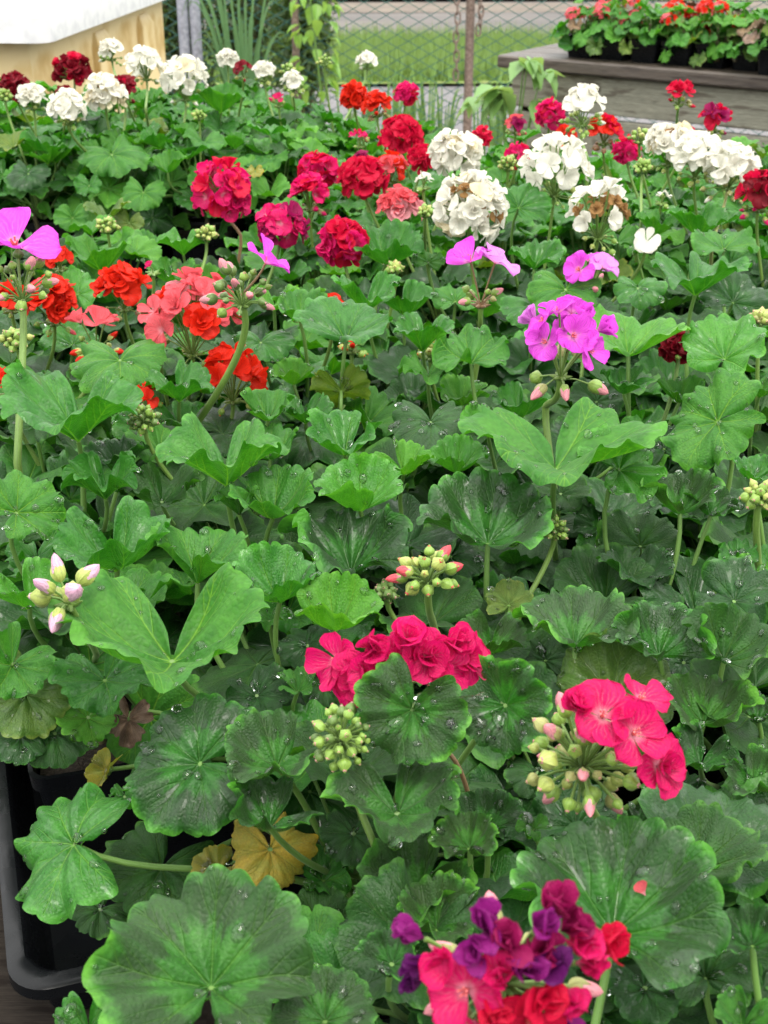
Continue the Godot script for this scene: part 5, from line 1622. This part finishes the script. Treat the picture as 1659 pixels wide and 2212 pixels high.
# flower heads: x, y, d, height, form, colours, options
func head_list() -> Array:
	var V := [["violet", 4.0], ["lilac", 1.0]]
	var W := [["white", 1.0]]
	var WB := [["white", 5.0], ["cream", 1.5], ["brown", 1.2]]
	var RO := [["rose", 3.0], ["crimson", 2.0]]
	var CR := [["crimson", 1.0]]
	var SC := [["scarlet", 1.0]]
	var white_buds := {"bud": ["bud_pale", "bud_green"], "tipcol": "white", "as": "white"}
	return [
		[1085, 2045, 395, 0.905, "dome", [["cherry", 1.0]], {"n": 0, "buds": 7, "hub": 0.55, "tips": 1.0, "budsize": 0.0145, "bud": ["bud_pale", "bud_olive"], "tipcol": "shell", "budreach": 0.8, "tilt": 0.0, "round": 0.78, "as": "cherry",
			"given": [[-0.42, -0.18, "single", "cherry", 0.0185], [0.18, -0.50, "single", "crimson", 0.0185], [-0.22, 0.42, "star", "purple", 0.0205], [-0.05, 0.26, "star", "fading", 0.0180], [-0.32, 0.22, "star", "purple", 0.0170], [0.42, 0.50, "half", "fading", 0.0185], [0.55, 0.36, "star", "fading", 0.0180], [0.62, 0.18, "half", "cherry", 0.0170], [0.25, 0.40, "star", "purple", 0.0180], [-0.85, 0.16, "crumpled", "purple", 0.0165], [-0.78, -0.06, "crumpled", "plum", 0.0165], [-0.82, -0.25, "crumpled", "plum", 0.0150], [0.36, 0.05, "crumpled", "plum", 0.0175], [0.30, 0.20, "half", "fading", 0.0160], [0.12, 0.05, "star", "purple", 0.0170], [0.90, 0.08, "half", "crimson", 0.0185], [0.72, 0.00, "half", "cherry", 0.0165], [-0.08, 0.02, "half", "cherry", 0.0145], [-0.38, -0.58, "single", "cherry", 0.0175], [0.55, -0.62, "star", "purple", 0.0180], [-0.05, -0.80, "single", "cherry", 0.0175], [0.30, -0.20, "half", "crimson", 0.0165], [0.52, -0.25, "half", "cherry", 0.0155], [-0.10, -0.30, "half", "crimson", 0.0150], [-0.60, 0.02, "half", "cherry", 0.0150]],
			"mark": "the red and purple head", "label": "geranium whose flower head mixes red petals with faded purple ones"}],
		[1262, 1640, 275, 0.875, "buds", [["cherry", 1.0]], {"buds": 46, "cap": 150.0, "budsize": 0.0125, "inner": 0.6, "tips": 0.22, "bud": ["bud_green", "bud_pale", "bud_olive", "bud_green"], "tipcol": "shell", "tilt": 25.0, "tiltdir": 0.0, "as": "cherry", "round": 1.6,
			"given": [[0.10, 0.80, "single", "cherry", 0.0205], [0.55, 0.55, "single", "cherry", 0.0205], [0.95, 0.05, "double", "cherry", 0.019], [0.75, 0.95, "single", "cherry", 0.019], [-0.25, 0.85, "half", "cherry", 0.018]],
			"mark": "the cherry bud ball", "label": "geranium with a ball of green buds and a few cherry petals open"}],
		[862, 1405, 340, 0.868, "dome", [["cherry", 3.0]], {"n": 0, "buds": 0, "tilt": 0.0, "round": 0.75, "hub": 0.5, "as": "cherry",
			"given": [[-0.72, -0.10, "single", "cherry", 0.0215], [-0.50, -0.28, "double", "cherry", 0.021], [-0.30, 0.10, "half", "cherry", 0.021], [-0.08, -0.02, "double", "cherry", 0.021], [0.10, 0.16, "half", "rose", 0.022], [0.30, 0.0, "double", "cherry", 0.021], [0.55, 0.10, "half", "cherry", 0.023], [0.78, -0.05, "double", "cherry", 0.021], [0.52, -0.18, "single", "rose", 0.020], [-0.25, -0.22, "single", "cherry", 0.021]],
			"mark": "the wet cherry blooms", "label": "geranium with wet cherry-red blooms half hidden behind a dark zoned leaf"}],
		[738, 1592, 150, 0.86, "buds", [], {"buds": 38, "cap": 140.0, "budsize": 0.0088, "tips": 0.0, "tilt": 24.0, "tiltdir": 10.0, "bud": ["bud_green", "bud_green", "bud_dull"], "as": "green bud", "mark": "the tight bud ball", "label": "geranium with a tight green bud ball below the cherry-red blooms"}],
		[925, 1243, 135, 0.875, "buds", [["cherry", 1.0]], {"buds": 22, "cap": 115.0, "budsize": 0.0115, "tips": 0.3, "tilt": 8.0, "bud": ["bud_green", "bud_pale"], "tipcol": "coral", "via": [938, 1360, 0.81], "thick": 0.0026, "as": "green bud", "mark": "the pink-tipped buds", "label": "geranium with a bud head of green and pink-tipped buds, none open"}],
		[140, 1290, 150, 0.875, "buds", [], {"buds": 7, "cap": 110.0, "budsize": 0.017, "tips": 0.7, "tipcol": "blush", "bud": ["bud_pale"], "tilt": 20.0, "tiltdir": -60.0, "via": [205, 1405, 0.80], "as": "pink bud", "mark": "the plump pink buds", "label": "geranium with a few plump pale pink hairy buds beside a big cupped leaf"}],
		[1200, 1145, 62, 0.83, "buds", [], {"buds": 26, "cap": 140.0, "budsize": 0.008, "tips": 0.0, "bud": ["bud_green", "bud_dull"], "as": "green bud"}],
		[1640, 1072, 75, 0.865, "buds", [], {"buds": 22, "cap": 130.0, "budsize": 0.010, "tips": 0.0, "via": [1636, 1210, 0.80], "thick": 0.0028, "as": "green bud"}],
		[835, 1280, 60, 0.80, "buds", [], {"buds": 22, "cap": 130.0, "budsize": 0.009, "tips": 0.0, "bud": ["bud_dull"], "as": "green bud"}],
		# violet heads on tall stalks
		[1215, 745, 205, 0.925, "dome", V, {"n": 10, "buds": 6, "split": true, "floret": 0.0225, "cap": 85.0, "sort": "single", "mix": "half", "hub": 0.75, "tips": 0.9, "budsize": 0.016, "bud": ["bud_green", "bud_olive"], "tipcol": "shell", "tilt": 0.0, "budreach": 0.75, "via": [1178, 880, 0.85], "thick": 0.003, "as": "violet", "mark": "the full violet head", "label": "geranium with a full violet-pink flower head over drooping pink buds"}],
		[1040, 610, 175, 0.925, "open", V, {"n": 2, "buds": 7, "split": true, "floret": 0.027, "dirs": [[-95, 60, 0.55], [85, 56, 0.55]], "hub": 0.62, "tips": 0.4, "budsize": 0.0125, "bud": ["bud_green", "bud_olive"], "tipcol": "shell", "pedicel": "red_stalk", "budreach": 0.45, "nod": 0.6, "tilt": 0.0, "via": [1040, 720, 0.86], "thick": 0.0026, "as": "violet", "mark": "the two violet blooms", "label": "geranium with two violet blooms spread apart on reddish flower stalks"}],
		[1275, 605, 125, 0.89, "open", V, {"n": 4, "buds": 2, "split": true, "floret": 0.02, "tips": 0.5, "tipcol": "shell", "as": "violet", "mark": "the half-hidden violet bloom", "label": "geranium with a violet bloom peeping from behind its leaves"}],
		[522, 638, 150, 0.945, "buds", V, {"buds": 20, "cap": 120.0, "budsize": 0.0135, "tips": 0.25, "tipcol": "shell", "bud": ["bud_green", "bud_dull"], "tilt": 6.0, "via": [425, 915, 0.80], "bow": 0.012, "thick": 0.0034, "as": "violet", "mark": "the bent violet stalk", "label": "geranium with one violet bloom above green buds on a tall bent stalk"}],
		[572, 572, 150, 0.975, "open", V, {"n": 1, "buds": 0, "split": true, "floret": 0.031, "dirs": [[100, 38, 0.0]], "as": "violet", "pedicel": "red_stalk", "short": [522, 638, 0.945]}],
		[45, 622, 165, 0.95, "buds", V, {"buds": 20, "cap": 120.0, "budsize": 0.0135, "tips": 0.2, "tipcol": "shell", "bud": ["bud_green", "bud_dull"], "via": [38, 1000, 0.80], "tilt": 0.0, "thick": 0.0034, "as": "violet", "mark": "the straight violet stalk", "label": "geranium with a wide violet bloom on a tall straight stalk"}],
		[35, 535, 200, 0.985, "open", V, {"n": 1, "buds": 0, "split": true, "floret": 0.042, "dirs": [[20, 58, 0.0]], "as": "violet", "short": [45, 622, 0.95]}],
		# scarlet and coral heads behind them
		[110, 662, 125, 0.86, "dome", [["scarlet", 4.0], ["coral", 1.0]], {"n": 9, "buds": 4, "sort": "double", "as": "scarlet"}],
		[20, 650, 80, 0.86, "dome", SC, {"n": 6, "buds": 2, "as": "scarlet"}],
		[265, 632, 118, 0.87, "dome", SC, {"n": 9, "buds": 5, "mix": "double", "bud": ["red_stalk", "bud_olive"], "as": "scarlet"}],
		[128, 565, 62, 0.86, "dome", SC, {"n": 6, "buds": 0, "as": "scarlet"}],
		[412, 698, 215, 0.875, "dome", [["coral", 4.0], ["shell", 1.5], ["scarlet", 1.0]], {"n": 15, "buds": 6, "mix": "double", "cap": 85.0, "floret": 0.022, "bud": ["bud_green", "bud_pale"], "as": "coral pink", "mark": "the coral-pink head", "label": "geranium with a loose coral-pink flower head in front of the scarlet ones"}],
		[500, 822, 150, 0.825, "dome", [["scarlet", 1.0]], {"n": 10, "buds": 5, "floret": 0.022, "nod": 1.0, "cap": 95.0, "as": "scarlet", "mark": "the low orange-red head", "label": "geranium with an orange-red flower head low behind a tall bent stalk"}],
		[315, 872, 75, 0.84, "open", [["scarlet", 1.0]], {"n": 3, "buds": 4, "floret": 0.02, "as": "scarlet"}],
		[205, 727, 120, 0.85, "open", [["coral", 1.0]], {"n": 3, "buds": 10, "tips": 0.5, "tipcol": "scarlet", "bud": ["bud_pale", "bud_green"], "as": "coral pink"}],
		[340, 738, 60, 0.85, "buds", [], {"buds": 20, "budsize": 0.0105, "tips": 0.0, "bud": ["bud_pale", "bud_green"], "as": "green bud"}],
		[35, 738, 75, 0.85, "buds", [], {"buds": 22, "tips": 0.0, "bud": ["bud_pale", "bud_green"], "as": "green bud"}],
		[15, 835, 70, 0.85, "open", [["scarlet", 1.0]], {"n": 4, "buds": 0, "as": "scarlet"}],
		[310, 907, 75, 0.86, "buds", [], {"buds": 30, "cap": 140.0, "budsize": 0.009, "tips": 0.0, "bud": ["bud_green", "bud_dull"], "as": "green bud"}],
		[330, 580, 40, 0.85, "open", [["rose", 1.0]], {"n": 1, "buds": 0, "floret": 0.017, "as": "rose"}],
		[718, 678, 75, 0.87, "open", SC, {"n": 4, "buds": 2, "as": "scarlet"}],
		[760, 742, 60, 0.84, "open", SC, {"n": 1, "buds": 8, "tips": 0.4, "tipcol": "scarlet", "as": "scarlet"}],
		[930, 765, 70, 0.84, "buds", SC, {"buds": 9, "tips": 0.2, "tipcol": "scarlet", "bud": ["bud_pale"], "as": "green bud"}],
		[232, 492, 55, 0.86, "buds", [], {"buds": 16, "tips": 0.0, "bud": ["bud_pale", "bud_green"], "as": "green bud"}],
		[445, 508, 52, 0.87, "buds", [], {"buds": 18, "tips": 0.0, "bud": ["bud_green", "bud_pale"], "via": [432, 600, 0.82], "as": "green bud"}],
		[855, 582, 42, 0.86, "buds", [], {"buds": 18, "tips": 0.0, "as": "green bud"}],
		[918, 460, 40, 0.90, "buds", [], {"buds": 12, "tips": 0.0, "via": [918, 540, 0.84], "as": "green bud"}],
		# rose and crimson heads
		[480, 418, 150, 0.90, "ball", RO, {"n": 28, "buds": 0, "cap": 125.0, "stalk": "red_stalk", "via": [520, 508, 0.84], "as": "rose", "mark": "the big rose ball", "label": "geranium with one large round rose-red flower ball before the raised bench"}],
		[605, 492, 118, 0.875, "ball", [["rose", 2.0], ["fading", 2.0]], {"n": 20, "as": "fading rose", "mark": "the fading rose ball", "label": "geranium with a fading dark rose flower ball"}],
		[740, 522, 112, 0.88, "ball", RO, {"n": 22, "cap": 130.0, "as": "rose"}],
		[690, 372, 98, 0.90, "ball", RO, {"as": "rose"}],
		[668, 425, 88, 0.89, "dome", RO, {"n": 10, "buds": 6, "mix": "double", "bud": ["red_stalk", "bud_olive"], "as": "rose"}],
		[785, 388, 110, 0.90, "ball", CR, {"as": "crimson"}],
		[842, 372, 72, 0.90, "dome", [["coral", 1.0], ["scarlet", 2.0]], {"n": 9, "as": "coral red"}],
		[862, 458, 100, 0.88, "dome", [["coral", 3.0], ["shell", 1.0], ["crimson", 1.0]], {"n": 12, "mix": "double", "as": "coral red"}],
		[868, 298, 102, 0.91, "ball", CR, {"as": "crimson"}],
		[910, 345, 66, 0.90, "ball", CR, {"n": 11, "as": "crimson"}],
		[876, 205, 55, 0.94, "ball", RO, {"n": 11, "as": "rose"}],
		[764, 212, 64, 0.94, "ball", SC, {"n": 16, "as": "scarlet"}],
		[815, 232, 58, 0.93, "dome", SC, {"n": 9, "buds": 8, "bud": ["red_stalk", "bud_olive"], "as": "scarlet"}],
		[776, 305, 42, 0.91, "open", RO, {"n": 4, "buds": 2, "as": "rose"}],
		[780, 345, 40, 0.90, "dome", [["fading", 1.0]], {"n": 7, "as": "fading rose"}],
		[1040, 298, 50, 0.92, "ball", CR, {"n": 11, "as": "crimson"}],
		[1120, 337, 60, 0.91, "ball", RO, {"n": 11, "as": "rose"}],
		[1114, 272, 44, 0.92, "dome", [["fading", 1.0], ["coral", 1.0]], {"n": 8, "as": "fading rose"}],
		[1190, 250, 68, 0.94, "ball", RO, {"n": 13, "as": "rose"}],
		[1305, 288, 72, 0.93, "dome", [["scarlet", 3.0], ["crimson", 1.0]], {"n": 9, "buds": 7, "bud": ["red_stalk", "bud_olive"], "as": "scarlet"}],
		[1222, 294, 45, 0.92, "dome", SC, {"n": 6, "as": "scarlet"}],
		[1355, 328, 62, 0.91, "ball", RO, {"n": 11, "as": "rose"}],
		[1468, 208, 60, 0.965, "open", CR, {"n": 6, "buds": 8, "mix": "half", "bud": ["bud_green", "bud_olive"], "via": [1462, 262, 0.91], "as": "crimson"}],
		[1545, 262, 65, 0.95, "dome", [["crimson", 3.0], ["fading", 1.0]], {"n": 7, "buds": 5, "as": "crimson"}],
		[1480, 296, 44, 0.92, "open", CR, {"n": 4, "buds": 0, "as": "crimson"}],
		[1642, 425, 95, 0.91, "dome", [["darkred", 2.0], ["crimson", 2.0]], {"n": 12, "buds": 10, "tips": 0.6, "tipcol": "rose", "as": "dark red", "mark": "the dark red head", "label": "geranium with a dark red flower head and red buds by the white ones"}],
		[1465, 755, 78, 0.86, "ball", [["darkred", 1.0]], {"n": 16, "tilt": 30.0, "tiltdir": 180.0, "as": "dark red", "mark": "the withered dark red flower", "label": "geranium with a withered dark red flower tucked behind a pale leaf"}],
		# white heads
		[985, 340, 118, 0.93, "ball", [["white", 6.0], ["cream", 1.0]], {"n": 24, "as": "white"}],
		[1012, 450, 178, 0.925, "ball", WB, {"n": 34, "buds": 4, "cap": 125.0, "nod": 1.0, "bud": ["bud_green"], "tipcol": "white", "as": "white", "mark": "the browning white ball", "label": "geranium with a large white flower ball browning at its centre"}],
		[915, 395, 40, 0.92, "open", W, {"n": 3, "buds": 1, "as": "white"}],
		[1200, 372, 155, 0.93, "dome", W, {"n": 17, "buds": 14, "cap": 95.0, "bud": ["bud_pale", "bud_green"], "tips": 0.1, "tipcol": "white", "budreach": 0.7, "as": "white", "mark": "the wide white head", "label": "geranium with a wide white flower head showing pale buds beneath"}],
		[1258, 238, 100, 0.985, "dome", W, {"n": 8, "buds": 18, "mix": "half", "cap": 60.0, "bud": ["bud_pale", "bud_green"], "budreach": 0.8, "tipcol": "white", "tips": 0.2, "via": [1268, 340, 0.92], "as": "white", "mark": "the tallest white head", "label": "geranium whose white flower head stands tallest before the plank bench"}],
		[1295, 468, 148, 0.91, "dome", [["white", 4.0], ["brown", 2.0]], {"n": 15, "buds": 12, "cap": 90.0, "bud": ["bud_pale", "bud_green"], "tipcol": "white", "budreach": 0.7, "as": "white", "mark": "the half-brown white head", "label": "geranium with a white flower head whose one side is withered brown"}],
		[1445, 322, 105, 0.94, "dome", WB, {"n": 16, "cap": 95.0, "sort": "double", "tipcol": "white", "as": "white"}],
		[1505, 345, 118, 0.935, "dome", W, {"n": 16, "cap": 95.0, "buds": 8, "bud": ["bud_pale"], "tipcol": "white", "as": "white"}],
		[1578, 368, 120, 0.93, "dome", W, {"n": 15, "cap": 95.0, "buds": 16, "bud": ["bud_pale", "bud_olive"], "tipcol": "white", "budreach": 0.8, "via": [1540, 520, 0.86], "stalk": "bud_olive", "as": "white", "mark": "the yellow-stalked white head", "label": "geranium with a white flower head on a long yellowing bent stalk"}],
		[1395, 525, 50, 0.875, "open", W, {"n": 1, "buds": 0, "floret": 0.02, "dirs": [[0, 35, 0.2]], "as": "white"}],
		[1430, 430, 36, 0.89, "open", W, {"n": 2, "buds": 2, "as": "white"}],
		[1098, 358, 54, 0.92, "buds", [], {"buds": 18, "tips": 0.0, "bud": ["bud_pale", "bud_green"], "as": "white bud"}],
		[1382, 300, 56, 0.94, "buds", [], {"buds": 14, "tips": 0.0, "bud": ["bud_pale", "bud_green"], "as": "white bud"}],
		[1388, 365, 46, 0.92, "buds", [], {"buds": 18, "tips": 0.0, "bud": ["bud_green"], "via": [1385, 480, 0.86], "as": "white bud"}],
		[1645, 690, 50, 0.89, "buds", [], {"buds": 20, "tips": 0.0, "bud": ["bud_pale", "bud_olive"], "as": "green bud"}],
		# on the raised bench
		[240, 112, 52, 0.995, "dome", W, {"n": 9, "buds": 9, "bud": ["bud_green"], "tipcol": "white", "budreach": 0.9, "via": [262, 195, 0.945], "as": "white"}],
		[315, 145, 80, 0.975, "dome", [["white", 5.0], ["cream", 1.0]], {"n": 15, "cap": 95.0, "bud": ["bud_green"], "tipcol": "white", "via": [315, 235, 0.915], "as": "white"}],
		[398, 178, 112, 0.965, "dome", [["white", 6.0], ["cream", 1.0]], {"n": 18, "cap": 95.0, "bud": ["bud_green"], "tipcol": "white", "via": [398, 265, 0.895], "as": "white", "mark": "the widest white head", "label": "geranium with the widest white flower head on the raised bench"}],
		[225, 208, 92, 0.955, "ball", WB, {"n": 22, "as": "white"}],
		[145, 240, 82, 0.945, "dome", W, {"n": 14, "cap": 95.0, "as": "white"}],
		[70, 216, 60, 0.945, "dome", W, {"n": 10, "as": "white"}],
		[492, 130, 48, 0.975, "ball", W, {"n": 13, "as": "white"}],
		[570, 158, 48, 0.965, "dome", W, {"n": 9, "as": "white"}],
		[525, 155, 42, 0.965, "open", [["darkred", 1.0]], {"n": 4, "buds": 3, "mix": "half", "as": "dark red"}],
		[632, 178, 45, 0.945, "dome", W, {"n": 7, "buds": 12, "budreach": 0.9, "bud": ["bud_green", "bud_pale"], "tipcol": "white", "as": "white"}],
		[622, 155, 40, 0.955, "buds", [], {"buds": 12, "tips": 0.0, "as": "white bud"}],
		[700, 135, 38, 0.965, "buds", [], {"buds": 10, "tips": 0.0, "as": "white bud"}],
		[793, 135, 42, 0.915, "dome", W, {"n": 8, "buds": 5, "bud": ["bud_green"], "tipcol": "white", "as": "white"}],
		[160, 158, 92, 0.965, "ball", [["darkred", 3.0], ["crimson", 1.0]], {"n": 24, "sort": "half", "as": "dark red", "mark": "the deep red ball", "label": "geranium with a deep dark red flower ball before the cream bin"}],
		[32, 192, 66, 0.955, "ball", [["darkred", 1.0]], {"n": 16, "as": "dark red"}],
		[138, 204, 36, 0.945, "open", [["darkred", 1.0]], {"n": 4, "buds": 0, "as": "dark red"}],
		[268, 196, 56, 0.955, "dome", [["crimson", 1.0], ["darkred", 1.0]], {"n": 9, "as": "dark red"}],
		[10, 210, 40, 0.945, "buds", [], {"buds": 14, "tips": 0.0, "as": "white bud"}],
		[602, 220, 32, 0.925, "open", [["cherry", 1.0]], {"n": 3, "buds": 2, "as": "rose"}],
		[145, 262, 30, 0.930, "buds", [], {"buds": 14, "tips": 0.0, "budsize": 0.009, "as": "white bud"}],
		[430, 252, 34, 0.915, "buds", [], {"buds": 12, "tips": 0.0, "as": "white bud"}],
	]

func build_bed() -> void:
	add_plants()
	add_trays()
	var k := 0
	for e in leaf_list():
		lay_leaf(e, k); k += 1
	for e in head_list():
		lay_head(e, k); k += 1
	var tw := at(985.0, 1640.0, 0.815)
	var a := at(930.0, 1622.0, 0.815) - tw; var b := at(1037.0, 1682.0, 0.80) - tw
	var twig := part(numbered("dry_twig"), tube(bez(a, a.lerp(b, 0.3) + Vector3(0, 0.014, 0), a.lerp(b, 0.7) + Vector3(0, 0.010, 0), b + Vector3(0, -0.05, 0), 10), [0.0012, 0.0013, 0.0014, 0.0015, 0.0015, 0.0016, 0.0016, 0.0016, 0.0015, 0.0014, 0.0012], 7), M.red_stalk, self, Transform3D(Basis.IDENTITY, tw))
	tag(twig, "thin reddish brown dry stalk arching between dark zoned leaves", "stalk")
	fill_plants()
	name_plants()
